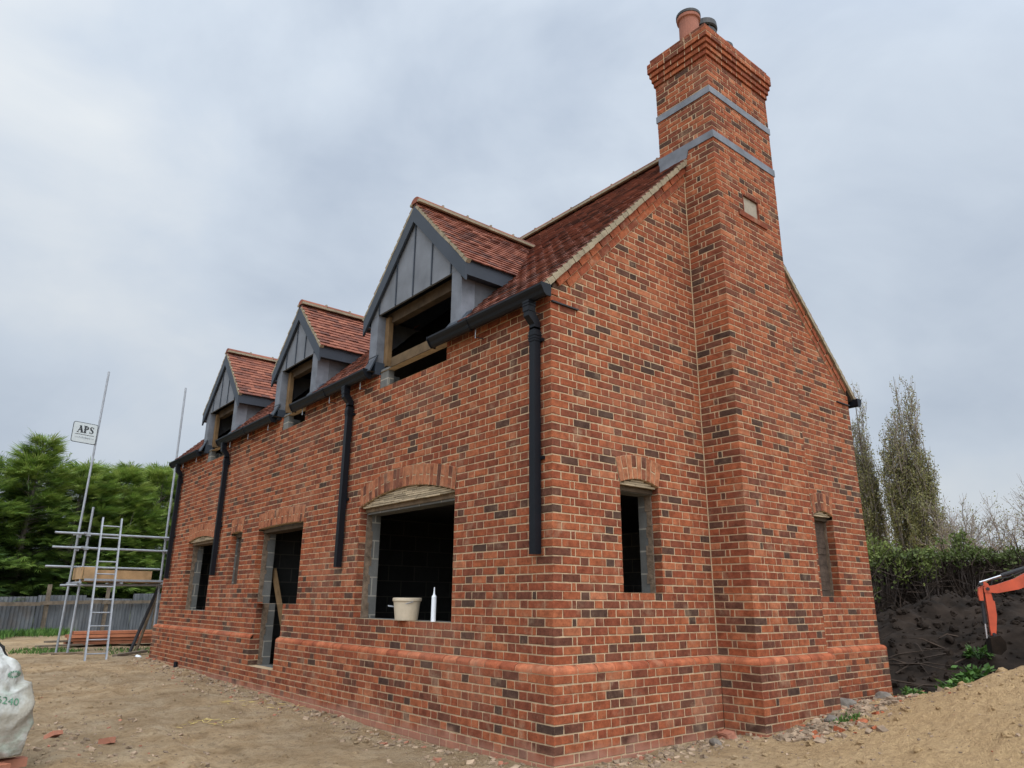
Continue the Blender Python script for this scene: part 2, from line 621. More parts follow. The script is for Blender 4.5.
class Arch:
    """shallow segmental arch whose bricks stand nearly upright"""

    def __init__(s, c, half, zs, rise, splay=.03, ring=.238):
        s.c, s.a, s.zs, s.rise, s.sp, s.t = c, half, zs, rise, splay, ring

    def zin(s, u):
        return s.zs + s.rise * (1 - min(1, abs(u)) ** 2.0)

    def half_at(s, z):
        if z < s.zs:
            return 0.0
        if z <= s.zs + s.t:
            return s.a + s.sp * (z - s.zs) / s.t
        q = 1 - (z - s.zs - s.t) / s.rise
        return (s.a + s.sp) * math.sqrt(q) if q > 0 else 0.0

    def build(s, mb, soff, O, U, N):
        O, U, N = Vector(O), Vector(U), Vector(N)
        P = lambda u, z, d: O + U * u + Vector((0, 0, z)) + N * d
        pol = lambda u, f: (s.c + u * (s.a + s.sp * f), s.zin(u) + s.t * f)
        seg = 24
        for k in range(seg):
            u0, u1 = -1 + 2 * k / seg, -1 + 2 * (k + 1) / seg
            q = [pol(u0, 0), pol(u1, 0), pol(u1, 1), pol(u0, 1)]
            mb.quad(*[P(u, z, .0010) for u, z in q], 1)
            # bedding behind the clipped courses round the ring
            k0, k1 = 1.0 + (.06 if k == 0 else 0), 1.0 + (.06 if k == seg - 1 else 0)
            q = [pol(u0 * k0, .9), pol(u1 * k1, .9), (pol(u1 * k1, 1)[0], s.zs + s.rise + s.t + .05), (pol(u0 * k0, 1)[0], s.zs + s.rise + s.t + .05)]
            mb.quad(*[P(u, z, -.0075) for u, z in q], 1)
            soff.quad(P(*pol(u0, 0), .0), P(*pol(u1, 0), .0), P(*pol(u1, 0), -.1025), P(*pol(u0, 0), -.1025), 1)
        for sg in (-1, 1):
            q = [(s.c + sg * (s.a + s.sp * .02), s.zs), (s.c + sg * (s.a + .09), s.zs), (s.c + sg * (s.a + .09), s.zs + s.t + .07), (s.c + sg * (s.a + s.sp), s.zs + s.t + .07)]
            mb.quad(*[P(u, z, -.0078) for u, z in q], 1)
        n = max(5, int(round(2 * (s.a + s.sp * .5) / .0745)))
        if n % 2 == 0:
            n += 1
        for k in range(n):
            u0, u1 = -1 + 2 * k / n, -1 + 2 * (k + 1) / n
            lst = [(.005, .46), (.51, .995)] if k % 2 else [(.005, .995)]
            for f0, f1 in lst:
                g0, g1 = .0045 / (s.a + s.sp * f0), .0045 / (s.a + s.sp * f1)
                brick4(mb, P, [pol(u0 + g0, f0), pol(u1 - g0, f0), pol(u1 - g1, f1), pol(u0 + g1, f1)], r=rnd.random(), out=.0072)

    def former(s, mb, O, U, N):
        """thin pale slats packed under the arch"""
        O, U, N = Vector(O), Vector(U), Vector(N)
        P = lambda u, z, d: O + U * u + Vector((0, 0, z)) + N * d
        h = .023
        z = s.zs - .014
        while z < s.zs + s.rise - .004:
            zz = min(z + h - .0045, s.zs + s.rise)
            q2 = 1 - (max(zz, s.zs) - s.zs) / s.rise
            hw = s.a * math.sqrt(q2) - .004 if q2 > 0 else 0
            if hw > .02:
                p = -hw
                while p < hw - .01:
                    q = min(hw, p + rnd.uniform(.18, .34))
                    d = rnd.uniform(-.03, -.022)
                    j = rnd.uniform(-.002, .002)
                    a, b, c_, e = P(s.c + p, z + j, d), P(s.c + q - .004, z + j, d), P(s.c + q - .004, zz + j, d), P(s.c + p, zz + j, d)
                    back = N * -.04
                    mb.add([a, b, c_, e, a + back, b + back, c_ + back, e + back], [(0, 1, 2, 3), (0, 4, 5, 1), (2, 6, 7, 3), (1, 5, 6, 2), (0, 3, 7, 4)], 0, rnd.random())
                    p = q
            z += h
        mb.quad(P(s.c - s.a, s.zs - .01, -.05), P(s.c + s.a, s.zs - .01, -.05), P(s.c + s.a, s.zs + s.rise, -.05), P(s.c - s.a, s.zs + s.rise, -.05), 1)


M_SLAT = simple('pale_slat', (.34, .27, .18), .9, var=.2, scale=12, rv=True)

house = empty('brick_house', (0, 0, 0), 'unfinished red brick cottage with three dormers, tiled roof and tall chimney', 'house')

FX = Vector((0, 1, 0))       # along the front
NF = Vector((-1, 0, 0))
GX = Vector((1, 0, 0))       # along the gable
NG = Vector((0, -1, 0))

S45 = math.sqrt(.5)
BIG = Arch(2.56, 1.04, 2.425, .152, .03)
DOOR = Arch(6.185, .865, 2.385, .02, .03)
SLIT = Arch(8.065, .265, 2.39, .025, .045)
FAR = Arch(10.04, .76, 2.38, .075, .04)
front_arches = [BIG, DOOR, SLIT, FAR]
front_rects = [(1.52, 3.60, zb(5), 2.425), (5.32, 7.05, zb(7), 2.385), (5.78, 6.80, zb(-5), zb(7)), (7.80, 8.33, zb(11), 2.39), (9.28, 10.80, zb(5), 2.38)]
DORM = [dict(c=2.50, h=1.20, za=6.27, o0=1.77, o1=3.32), dict(c=6.01, h=.94, za=5.98, o0=5.62, o1=6.50), dict(c=9.62, h=1.06, za=6.10, o0=9.38, o1=10.34)]
DORM_SILL = zb(43)          # 3.9375
TOPI = 45                   # last front course


def front_iv(i, z):
    iv = [(0.0, L)]
    for a, b, z0, z1 in front_rects:
        if z0 < z < z1:
            iv = subtract(iv, (a, b))
    for A in front_arches:
        h = A.half_at(z + .024)
        if h > 0 and z > A.zs - .02:
            iv = subtract(iv, (A.c - h, A.c + h))
    if z > DORM_SILL:
        for d in DORM:
            iv = subtract(iv, (d['o0'], d['o1']))
    return iv


mb = MB()
panel(mb, (0, 0, 0), FX, NF, 1, TOPI, front_iv, par=1, key='c0')


def jamb(mb, O, U, N, i0, i1, depth=.1025):
    panel(mb, O, U, N, i0, i1, lambda i, z: [(0.0, depth)], par=0, umax=depth)


# reveals on the front: jambs at the far side of each opening face the camera, near ones too
for a, b, z0, z1 in front_rects:
    i0 = int(round((z0 - .75) / .075 + .5))
    i1 = int(math.floor((z1 - .75) / .075 + .5)) + 0
    i1 = i1 - 1 if zc(i1) > z1 - .02 else i1
    lowdoor = z0 < .6
    jamb(mb, (-PL if lowdoor else 0, b, 0), GX, (0, -1, 0), i0, i1 if not lowdoor else i1, .1025 + (PL if lowdoor else 0)) if not lowdoor else None
    jamb(mb, (0, a, 0), GX, (0, 1, 0), i0, i1) if not lowdoor else None
    # sill bed
    if not lowdoor:
        mb.quad((.0, a, z0 - .001), (.0, b, z0 - .001), (.103, b, z0 - .001), (.103, a, z0 - .001), 1)
jamb(mb, (0, 6.80, 0), GX, (0, -1, 0), 0, 6)
jamb(mb, (0, 5.78, 0), GX, (0, 1, 0), 0, 6)
for d in DORM:
    for yy, n in ((d['o0'], 1), (d['o1'], -1)):
        jamb(mb, (0, yy, 0), GX, (0, n, 0), 43, TOPI)
    mb.quad((0, d['o0'], DORM_SILL), (0, d['o1'], DORM_SILL), (.103, d['o1'], DORM_SILL), (.103, d['o0'], DORM_SILL), 1)
mb.quad((0, 0, zb(46)), (0, L, zb(46)), (.1, L, zb(46)), (.1, 0, zb(46)), 1)
mb.build('wall', [M_BRICK, M_MORTAR], house)

# gable wall
G1 = Arch(1.19, .29, 2.425, .058, .06)
G2 = Arch(4.81, .24, 2.405, .055, .05)
gable_rects = [(.90, 1.48, zb(9), 2.425), (4.57, 5.05, zb(9), 2.405)]
KN = zb(45)                 # kneeler


def gable_iv(i, z):
    off = max(0.0, z - (ROOF0 - .115))
    iv = [(off, W - off)] if W - 2 * off > 0 else []
    iv = subtract(iv, (CX0, CX1))
    for a, b, z0, z1 in gable_rects:
        if z0 < z < z1:
            iv = subtract(iv, (a, b))
    for A in (G1, G2):
        h = A.half_at(z + .024)
        if h > 0 and z > A.zs - .02:
            iv = subtract(iv, (A.c - h, A.c + h))
    return iv


mb = MB()
panel(mb, (0, 0, 0), GX, NG, 1, 84, gable_iv, par=0, key='c0', umax=W)
for a, b, z0, z1 in gable_rects:
    i1 = int(math.floor((z1 - .75) / .075 + .5))
    jamb(mb, (b, 0, 0), FX, (-1, 0, 0), 9, i1 - 1 if zc(i1) > z1 - .02 else i1)
    jamb(mb, (a, 0, 0), FX, (1, 0, 0), 9, i1 - 1 if zc(i1) > z1 - .02 else i1)
    mb.quad((a, 0, z0 - .001), (b, 0, z0 - .001), (b, .103, z0 - .001), (a, .103, z0 - .001), 1)
mb.build('wall', [M_BRICK, M_MORTAR], house)

# raking courses under the verge (bricks laid along the slope)
for sgn in (1, -1):
    mb = MB()
    base = Vector((0 if sgn > 0 else W, 0, ROOF0 - .075))
    S = Vector((sgn * S45, 0, S45))
    Dn = Vector((sgn * S45, 0, -S45))
    run = 3.14
    for row in range(2):
        s = .06 + (.11 if row else 0) + row * .03
        while s < run:
            e = s + .225
            out = (.026 if row == 0 else .009) + rnd.uniform(-.002, .002)
            dlo, dhi = row * .084 + .004, row * .084 + .080
            gap = .020 if row == 0 else .010
            p = [base + S * s + Dn * dlo, base + S * (e - gap) + Dn * dlo, base + S * (e - gap) + Dn * dhi, base + S * s + Dn * dhi]
            p = [q for q in p]
            if not (CX0 + .01 < (p[0].x + p[1].x) / 2 < CX1 - .01):
                mb.prism(p, (0, -out, 0), 0, rnd.uniform(.22, .9))
            s = e
        # mortar bed behind the row
        st = .06 + row * .14
        a, b = base + S * st + Dn * (row * .084), base + S * 3.2 + Dn * (row * .084)
        c_, e_ = base + S * 3.2 + Dn * (row * .084 + .084), base + S * st + Dn * (row * .084 + .084)
        mb.prism([a, b, c_, e_], (0, -.006 - (.006 if row == 0 else .0), 0), 1)
    fix_normals(mb.build('raking_brick_course', [M_BRICK, M_MORTAR], house))

# kneeler slates that stick out at the eaves corner
mb = MB()
mb.box((.004, -.022, KN - .006), (.36, .03, KN + .008))
mb.build('slate_strip', M_SLATE, house)
mb = MB()
mb.box((W - .36, -.022, KN - .006), (W - .004, .03, KN + .008))
mb.build('slate_strip', M_SLATE, house)

# back and far gable walls (plain brick panels)
mb = MB()
panel(mb, (W, 0, 0), FX, (1, 0, 0), 1, TOPI, lambda i, z: [(0.0, L)], par=1)
panel(mb, (W, L, 0), (-1, 0, 0), (0, 1, 0), 1, 84, lambda i, z: [(max(0, z - 4.16), W - max(0, z - 4.16))] if W - 2 * max(0, z - 4.16) > 0 else [], par=0, umax=W)
mb.build('wall', [M_BRICK, M_MORTAR], house)

# plinth ------------------------------------------------------------
mb = MB()
panel(mb, (-PL, -PL, 0), FX, NF, -14, -1, lambda i, z: subtract([(0.0, L + 2 * PL)], (5.79 + PL, 6.785 + PL) if z > zb(-5) else (99, 100)), par=1, key='p0')
panel(mb, (-PL, -PL, 0), GX, NG, -14, -1, lambda i, z: [(0.0, CX0), (CX1 + 2 * PL, W + 2 * PL)], par=0, key='p0', umax=W + 2 * PL)
panel(mb, (CX0 - PL, -PL - CD, 0), FX, NF, -14, -1, lambda i, z: [(0.0, CD)], par=1, key='p1')
panel(mb, (CX0 - PL, -PL - CD, 0), GX, NG, -14, -1, lambda i, z: [(0.0, CX1 - CX0 + 2 * PL)], par=0, key='p1')
panel(mb, (CX1 + PL, -PL - CD, 0), FX, (1, 0, 0), -14, -1, lambda i, z: [(0.0, CD)], par=1)
panel(mb, (W + PL, -PL, 0), FX, (1, 0, 0), -14, -1, lambda i, z: [(0.0, L + 2 * PL)], par=1)
panel(mb, (W + PL, L + PL, 0), (-1, 0, 0), (0, 1, 0), -14, -1, lambda i, z: [(0.0, W + 2 * PL)], par=0)
# reveals of the doorway through the plinth
jamb(mb, (-PL, 6.785, 0), GX, (0, -1, 0), -5, -1, .16)
jamb(mb, (-PL, 5.79, 0), GX, (0, 1, 0), -5, -1, .16)
mb.quad((-PL, 5.79, zb(-5) - .001), (-PL, 6.785, zb(-5) - .001), (.3, 6.785, zb(-5) - .001), (.3, 5.79, zb(-5) - .001), 1)
mb.build('plinth', [M_BRICK, M_MORTAR], house)

# rounded plinth course
PROF = [(PL, .7175), (PL, .735)] + [(PL - .052 * (1 - math.cos(t * math.pi / 16)), .735 + .045 * math.sin(t * math.pi / 16)) for t in range(1, 9)] + [(.002, .7845)]


def bullnose(mb, O, U, N, u0, u1, m0, m1):
    """m0/m1: +1 outer corner (mitre outward), -1 inner corner, 0 square end"""
    O, U, N = Vector(O), Vector(U), Vector(N)
    n = max(1, int(round((u1 - u0) / .225)))
    for k in range(n):
        a, b = u0 + (u1 - u0) * k / n, u0 + (u1 - u0) * (k + 1) / n
        A, B = [], []
        dd = rnd.uniform(-.003, .003)
        for d, z in PROF:
            a2 = a - d * m0 if k == 0 else a + .004
            b2 = b + d * m1 if k == n - 1 else b - .004
            A.append(O + U * a2 + N * (d + dd) + Vector((0, 0, z + dd * .5)))
            B.append(O + U * b2 + N * (d + dd) + Vector((0, 0, z + dd * .5)))
        q = len(PROF)
        fs = [(j, q + j, q + j + 1, j + 1) for j in range(q - 1)] + [tuple(range(q)), tuple(range(2 * q - 1, q - 1, -1))]
        mb.add(A + B, fs, 0, rnd.random())
    # mortar bed underneath, a little smaller
    A, B = [], []
    for d, z in PROF:
        d2 = max(0, d - .005)
        A.append(O + U * (u0 - d2 * m0) + N * d2 + Vector((0, 0, z - .003)))
        B.append(O + U * (u1 + d2 * m1) + N * d2 + Vector((0, 0, z - .003)))
    q = len(PROF)
    mb.add(A + B, [(j, q + j, q + j + 1, j + 1) for j in range(q - 1)], 1)
    for z0, z1, dd in ((.7075, .7205, PL - .006), (.7845, .7915, .001)):
        mb.quad(O + U * (u0 - dd * m0) + N * dd + Vector((0, 0, z0)), O + U * (u1 + dd * m1) + N * dd + Vector((0, 0, z0)),
                O + U * (u1 + dd * m1) + N * dd + Vector((0, 0, z1)), O + U * (u0 - dd * m0) + N * dd + Vector((0, 0, z1)), 1)


mb = MB()
bullnose(mb, (0, 0, 0), FX, NF, 0, 5.79, 1, 0)
bullnose(mb, (0, 0, 0), FX, NF, 6.785, L, 0, 1)
bullnose(mb, (0, 0, 0), GX, NG, 0, CX0, 1, -1)
bullnose(mb, (CX0, -CD, 0), FX, NF, 0, CD, 1, -1)
bullnose(mb, (CX0, -CD, 0), GX, NG, 0, CX1 - CX0, 1, 1)
bullnose(mb, (CX1, -CD, 0), FX, (1, 0, 0), 0, CD, 1, -1)
bullnose(mb, (CX1, 0, 0), GX, NG, 0, W - CX1, -1, 1)
bullnose(mb, (W, 0, 0), FX, (1, 0, 0), 0, L, 1, 1)
o = mb.build('plinth_moulding', [M_REDBRICK, M_MORTAR], house)
fix_normals(o)

# arches --------------------------------------------------------------
for A, O, U, N, form in [(BIG, (0, 0, 0), FX, NF, 1), (DOOR, (0, 0, 0), FX, NF, 0), (SLIT, (0, 0, 0), FX, NF, 0), (FAR, (0, 0, 0), FX, NF, 1),
                         (G1, (0, 0, 0), GX, NG, 1), (G2, (0, 0, 0), GX, NG, 1)]:
    mb = MB()
    A.build(mb, mb, O, U, N)
    arch = mb.build('brick_arch', [M_ARCHBRICK, M_MORTAR], house)
    if form:
        m2 = MB()
        A.former(m2, O, U, N)
        m2.build('arch_former', [M_SLAT, M_DIRTW], arch)

# inner leaf of blockwork ------------------------------------------------


def slab(mb, O, U, N, us, zs, solid, d0, d1, m=0):
    """grid slab between depths d0 (outer) and d1; solid(u, z) tells which cells exist"""
    O, U, N = Vector(O), Vector(U), Vector(N)
    P = lambda u, z, d: O + U * u + Vector((0, 0, z)) + N * d
    us, zs = sorted(set(us)), sorted(set(zs))
    S = [[solid((us[a] + us[a + 1]) / 2, (zs[b] + zs[b + 1]) / 2) for b in range(len(zs) - 1)] for a in range(len(us) - 1)]
    g = lambda a, b: 0 <= a < len(us) - 1 and 0 <= b < len(zs) - 1 and S[a][b]
    for a in range(len(us) - 1):
        for b in range(len(zs) - 1):
            if not S[a][b]:
                continue
            u0, u1, z0, z1 = us[a], us[a + 1], zs[b], zs[b + 1]
            mb.quad(P(u0, z0, d0), P(u1, z0, d0), P(u1, z1, d0), P(u0, z1, d0), m)
            mb.quad(P(u0, z0, d1), P(u0, z1, d1), P(u1, z1, d1), P(u1, z0, d1), m)
            if not g(a - 1, b):
                mb.quad(P(u0, z0, d0), P(u0, z1, d0), P(u0, z1, d1), P(u0, z0, d1), m)
            if not g(a + 1, b):
                mb.quad(P(u1, z0, d0), P(u1, z0, d1), P(u1, z1, d1), P(u1, z1, d0), m)
            if not g(a, b - 1):
                mb.quad(P(u0, z0, d0), P(u0, z0, d1), P(u1, z0, d1), P(u1, z0, d0), m)
            if not g(a, b + 1):
                mb.quad(P(u0, z1, d0), P(u1, z1, d0), P(u1, z1, d1), P(u0, z1, d1), m)


holes = [(a, b, z0, min(z1, 2.34)) for a, b, z0, z1 in front_rects] + [(d['o0'], d['o1'], DORM_SILL, 4.16) for d in DORM]
mb = MB()
slab(mb, (0, 0, 0), FX, NF, [.1, L - .1] + [h[0] for h in holes] + [h[1] for h in holes], [-.2, 4.16] + [h[2] for h in holes] + [h[3] for h in holes],
     lambda u, z: not any(a < u < b and z0 < z < z1 for a, b, z0, z1 in holes), -.1025, -.30)
gh = [(a, b, z0, 2.36) for a, b, z0, z1 in gable_rects]
slab(mb, (0, 0, 0), GX, NG, [.30, W - .3] + [h[0] for h in gh] + [h[1] for h in gh], [-.2, 4.16] + [h[2] for h in gh] + [h[3] for h in gh],
     lambda u, z: not any(a < u < b and z0 < z < z1 for a, b, z0, z1 in gh), -.1025, -.28)
# gable triangle, back and far leaf
mb.prism([(.3, .1025, 4.16), (W - .3, .1025, 4.16), (W / 2, .1025, RIDGE - .35)], (0, .17, 0))
mb.prism([(.3, L - .28, 4.16), (W - .3, L - .28, 4.16), (W / 2, L - .28, RIDGE - .35)], (0, .17, 0))
mb.box((W - .3, .1025, -.2), (W - .1025, L - .1, 4.16))
mb.box((.3, L - .28, -.2), (W - .3, L - .1025, 4.16))
mb.build('inner_wall', M_BLOCK, house)
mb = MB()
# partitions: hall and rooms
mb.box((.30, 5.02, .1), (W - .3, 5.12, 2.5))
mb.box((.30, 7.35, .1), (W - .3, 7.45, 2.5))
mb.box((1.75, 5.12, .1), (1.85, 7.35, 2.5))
mb.build('partition_wall', M_BLOCK_SHADE, house)
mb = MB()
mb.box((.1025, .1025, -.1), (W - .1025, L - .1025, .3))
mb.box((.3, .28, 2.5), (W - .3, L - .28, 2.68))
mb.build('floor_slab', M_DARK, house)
# attic lining keeps the roof void dark
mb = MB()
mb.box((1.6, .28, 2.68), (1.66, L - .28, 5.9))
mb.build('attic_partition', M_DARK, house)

# lintels
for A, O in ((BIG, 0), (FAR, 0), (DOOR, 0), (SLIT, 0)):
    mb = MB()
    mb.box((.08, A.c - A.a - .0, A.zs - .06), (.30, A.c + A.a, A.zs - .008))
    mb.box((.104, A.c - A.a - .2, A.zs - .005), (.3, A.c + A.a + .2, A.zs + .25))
    mb.build('lintel', M_DIRTW if A in (BIG, FAR) else M_SHADEW, house)
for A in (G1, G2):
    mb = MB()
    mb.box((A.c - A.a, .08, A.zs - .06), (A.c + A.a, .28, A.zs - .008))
    mb.build('lintel', M_SHADEW, house)
# mortar-smeared closers where the block leaf meets the brick reveal
for a, b, z0, z1 in [(1.52, 3.60, zb(5), 2.36), (5.32, 7.05, zb(7), 2.32), (9.28, 10.80, zb(5), 2.31), (5.79, 6.80, zb(-5), zb(7))]:
    mb = MB()
    z = z0 + .002
    while z < z1 - .02:
        h = min(rnd.uniform(.06, .12), z1 - z)
        dx = rnd.uniform(.035, .075)
        dy = rnd.uniform(.003, .010)
        mb.box((.1035, b - dy, z), (.125 + dx, b + .004, z + h - .001), 0, rnd.random())
        z += h
    mb.build('cavity_closer', M_CLOSER, house)
for a, b, z0, z1 in [(.90, 1.48, zb(9), 2.36), (4.57, 5.05, zb(9), 2.34)]:
    mb = MB()
    z = z0 + .002
    while z < z1 - .02:
        h = min(rnd.uniform(.06, .12), z1 - z)
        dx = rnd.uniform(.035, .075)
        dy = rnd.uniform(.003, .010)
        mb.box((b - dy, .1035, z), (b + .004, .125 + dx, z + h - .001), 0, rnd.random())
        z += h
    mb.build('cavity_closer', M_CLOSER, house)

# filled slit window: boarded reveal inside
mb = MB()
z = zb(11)
while z < 2.33:
    h = rnd.uniform(.06, .15)
    d = rnd.uniform(0, .018)
    mb.box((.125 + d, 7.79, z), (.17, 8.34, min(z + h, 2.36) - .002), 0, rnd.random())
    z += h
mb.build('blocking_infill', M_INFILL, house)
mb = MB()
z = zb(9)
while z < 2.33:
    h = rnd.uniform(.06, .15)
    d = rnd.uniform(0, .018)
    mb.box((4.56, .125 + d, z), (5.06, .17, min(z + h, 2.36) - .002), 0, rnd.random())
    z += h
mb.build('blocking_infill', M_INFILL, house)

mb = MB()
mb.box((CX0 - .013, -.006, .80), (CX0 - .0015, .0, 6.45))
mb.build('mortar_joint', M_MORTAR, house)

# chimney --------------------------------------------------------------
SB, ST = 6.82, 7.93        # stack base / where the corbel starts
mb = MB()
NTOP = int(round((ST - .75) / .075))


def chl(i, z):
    # left cheek: below the roof only the breast, above it the whole stack
    return [(0.0, CD)] if z < 6.3 else [(0.0, CD + .36)]


panel(mb, (CX0, -CD, 0), FX, NF, 1, NTOP, chl, par=1, key='ch0', umax=CD + .36)
panel(mb, (CX0, -CD, 0), GX, NG, 1, NTOP, lambda i, z: subtract([(0.0, CX1 - CX0)], (.535, .885) if 5.92 < z < 6.19 else (9, 10)), par=0, key='ch0', umax=CX1 - CX0)
panel(mb, (CX1, -CD, 0), FX, (1, 0, 0), 1, NTOP, chl, par=1, umax=CD + .36)
panel(mb, (CX1, .36, 0), (-1, 0, 0), (0, 1, 0), 70, NTOP, lambda i, z: [(0.0, CX1 - CX0)], par=0)
zt = zb(NTOP + 1)
for k, (out, h) in enumerate([(.018, .075), (.036, .075), (.054, .075), (.072, .15), (.04, .075)]):
    lo = (CX0 - out, -CD - out, 0)
    P0, P1, P2, P3 = (CX0 - out, -CD - out), (CX1 + out, -CD - out), (CX1 + out, .36 + out), (CX0 - out, .36 + out)
    mb.box((P0[0] + .005, P0[1] + .005, zt + .003), (P2[0] - .005, P2[1] - .005, zt + h - .001), 1)
    nb = 1 if h < .1 else 2
    for q in range(nb):
        z0 = zt + q * .075 + .006
        z1 = z0 + .066
        for (ox, oy), U, N, ln in ((P0, GX, NG, P1[0] - P0[0]), ((P0[0], P0[1]), FX, NF, P3[1] - P0[1]), (P1, FX, Vector((1, 0, 0)), P3[1] - P0[1]), ((P2[0], P2[1]), -GX, Vector((0, 1, 0)), P1[0] - P0[0])):
            s = 0.0
            j = q + k
            while s < ln - .01:
                e = min(ln, s + (.225 if j % 2 == 0 else .1125))
                O = Vector((ox, oy, 0))
                N = Vector(N)
                Pf = lambda u, z, d, O=O, U=Vector(U), N=N: O + U * u + Vector((0, 0, z)) + N * d
                brick4(mb, Pf, [(s + (.005 if s > 0 else 0), z0), (e - (.005 if e < ln else 0), z0), (e - (.005 if e < ln else 0), z1), (s + (.005 if s > 0 else 0), z1)], r=.12 + .8 * rnd.random())
                # underside so the oversail reads as solid
                s = e
                j += 1
    mb.quad((P0[0], P0[1], zt + .0025), (P3[0], P3[1], zt + .0025), (P2[0], P2[1], zt + .0025), (P1[0], P1[1], zt + .0025), 0, .4)
    zt += h
mb.box((CX0 + .05, -CD + .05, zt - .02), (CX1 - .05, .31, zt + .05), 1)
chim = mb.build('chimney', [M_BRICK, M_MORTAR], house)
CH_TOP = zt

# lead bands + apron
for z0, z1 in ((6.765, 6.865), (7.42, 7.515)):
    mb = MB()
    e = .011
    x0, x1, y0, y1 = CX0 - e, CX1 + e, -CD - e, .36 + e
    mb.box((x0, y0, z0), (x1, -CD + .02, z1))
    mb.box((x0, -CD + .02, z0), (CX0 + .02, y1, z1))
    mb.box((CX1 - .02, -CD + .02, z0), (x1, y1, z1))
    mb.box((CX0 + .02, .34, z0), (CX1 - .02, y1, z1))
    if z0 < 7:
        # side flashing that follows the tiles down the cheek
        mb.prism([(CX0 - .012, -.10, z0 + .02), (CX0 - .012, .36, z0 + .02), (CX0 - .012, .36, z0 - .15), (CX0 - .012, .04, z0 - .15), (CX0 - .012, -.06, z0 - .10)], (.03, 0, 0))
    mb.build('lead_flashing', M_LEADL, chim)

# plaque: recessed stone in a small frame with a brick drip below
mb = MB()
x0, x1, z0, z1 = CX0 + .535, CX0 + .885, 5.925, 6.1875
mb.box((x0 + .01, -CD + .022, z0 + .01), (x1 - .01, -CD + .06, z1 - .01), 0)
mb.build('stone_plaque', M_STONE, chim)
mb = MB()
mb.box((x0 - .12, -CD - .016, z0 - .075), (x1 + .14, -CD + .02, z0 - .004), 0, .3)
for a, b in (((x0 - .001, z0), (x0 + .012, z1)), ((x1 - .012, z0), (x1 + .001, z1))):
    mb.box((a[0], -CD - .002, a[1]), (b[0], -CD + .06, b[1]), 0, .3)
mb.box((x0 + .013, -CD - .002, z1 - .012), (x1 - .013, -CD + .06, z1 + .001), 0, .1)
mb.build('plaque_surround', M_BRICK, chim)


def pot(x, y, z, r, h, mat, cowl=None):
    m = MB()
    m.lathe((x, y, z), [(r * 1.12, 0), (r * 1.1, .05), (r, .08), (r * .96, h * .82), (r * .98, h * .86), (r * 1.13, h * .88), (r * 1.15, h * .95), (r * 1.08, h), (r * .85, h), (r * .8, h - .2)], 24)
    o = m.build('chimney_pot', mat, chim, smooth=False)
    if cowl:
        m = MB()
        m.lathe((x, y, z + h), [(r * .4, .0), (r * 1.15, .02), (r * 1.25, .04), (r * 1.2, .13), (r * .9, .17), (.001, .185)], 24)
        for k in range(6):
            a = k * math.pi / 3
            m.tube([(x + r * math.cos(a), y + r * math.sin(a), z + h - .09), (x + r * 1.1 * math.cos(a), y + r * 1.1 * math.sin(a), z + h + .06)], .008, 5)
        m.build('pot_cowl', M_BLACKPOT, o)
    return o


M_RIM = M_BLACKPOT
pot(2.585, -.05, CH_TOP, .140, .60, M_TERRA)
m = MB()
m.lathe((2.585, -.05, CH_TOP + .60), [(.15, -.03), (.167, -.02), (.167, .02), (.14, .03), (.10, .0)], 24)
m.build('pot_rim', M_BLACKPOT, chim)
pot(2.96, -.05, CH_TOP, .14, .56, M_BLACKPOT, True)
pot(3.42, -.05, CH_TOP, .105, .46, M_TERRA, True)


# roof -------------------------------------------------------------------
def tiles(mb, P0, U, S, N, rows, gauge, ivf, width=.165, m=0, lift=.019, phase=0.0, jit=.004):
    """plain tiles; P0 eave corner, U along the eave, S up the slope, N normal"""
    P0, U, S, N = Vector(P0), Vector(U), Vector(S), Vector(N)
    for k in range(rows):
        s0 = k * gauge
        for a, b in ivf(k, s0):
            off = (phase + (k % 2) * width / 2)
            n0 = math.floor((a - off) / width)
            u = off + n0 * width
            while u < b - .004:
                p, q = max(a, u) + .0015, min(b, u + width) - .0015
                u += width
                if q - p < .015:
                    continue
                l0 = lift + rnd.uniform(-.003, jit)
                l1 = l0 + rnd.uniform(-.003, .003)
                ds = rnd.uniform(-.004, .004)
                bw = .0035
                A = P0 + S * (s0 + ds) + U * p
                B = P0 + S * (s0 + ds) + U * q
                T = S * (gauge * 1.15)
                th = N * .0125
                um = (p + q) / 2
                M_ = P0 + S * (s0 + ds) + U * um
                vs = [A + N * l0, M_ + N * ((l0 + l1) / 2 + bw), B + N * l1, B + T + N * .004, A + T + N * .004,
                      A + N * l0 - th, M_ + N * ((l0 + l1) / 2 + bw) - th, B + N * l1 - th, M_ + T + N * .005]
                r = rnd.random()
                mb.add(vs, [(0, 1, 8, 4), (1, 2, 3, 8), (0, 5, 6, 1), (1, 6, 7, 2), (0, 4, 5), (2, 7, 3)], m, r)


SU = Vector((S45, 0, S45))
SN = Vector((-S45, 0, S45))
EAVE_X = -.165
ROWLEN = (RX - EAVE_X) / S45
GA = .1
YV0, YV1 = -.055, L + .055


def roof_iv(k, s0):
    x = EAVE_X + s0 * S45
    z = ROOF0 + x
    iv = [(YV0, YV1)]
    for d in DORM:
        hw = d['h'] - .13
        kk = (d['za'] - 5.02) / d['h']
        # under the dormer roof at this x: za - kk*dy > z  -> dy < (za - z)/kk
        dy = (d['za'] - (z + .06)) / kk
        w = min(hw, dy)
        if w > 0:
            iv = subtract(iv, (d['c'] - w, d['c'] + w))
    if x > CX0 - .02:
        iv = subtract(iv, (-1, .37))
    return iv


mb = MB()
tiles(mb, (EAVE_X, 0, ROOF0 + EAVE_X), FX, SU, SN, int(ROWLEN / GA), GA, roof_iv)
# eaves drip edge + rear slope
SU2 = Vector((-S45, 0, S45))
SN2 = Vector((S45, 0, S45))


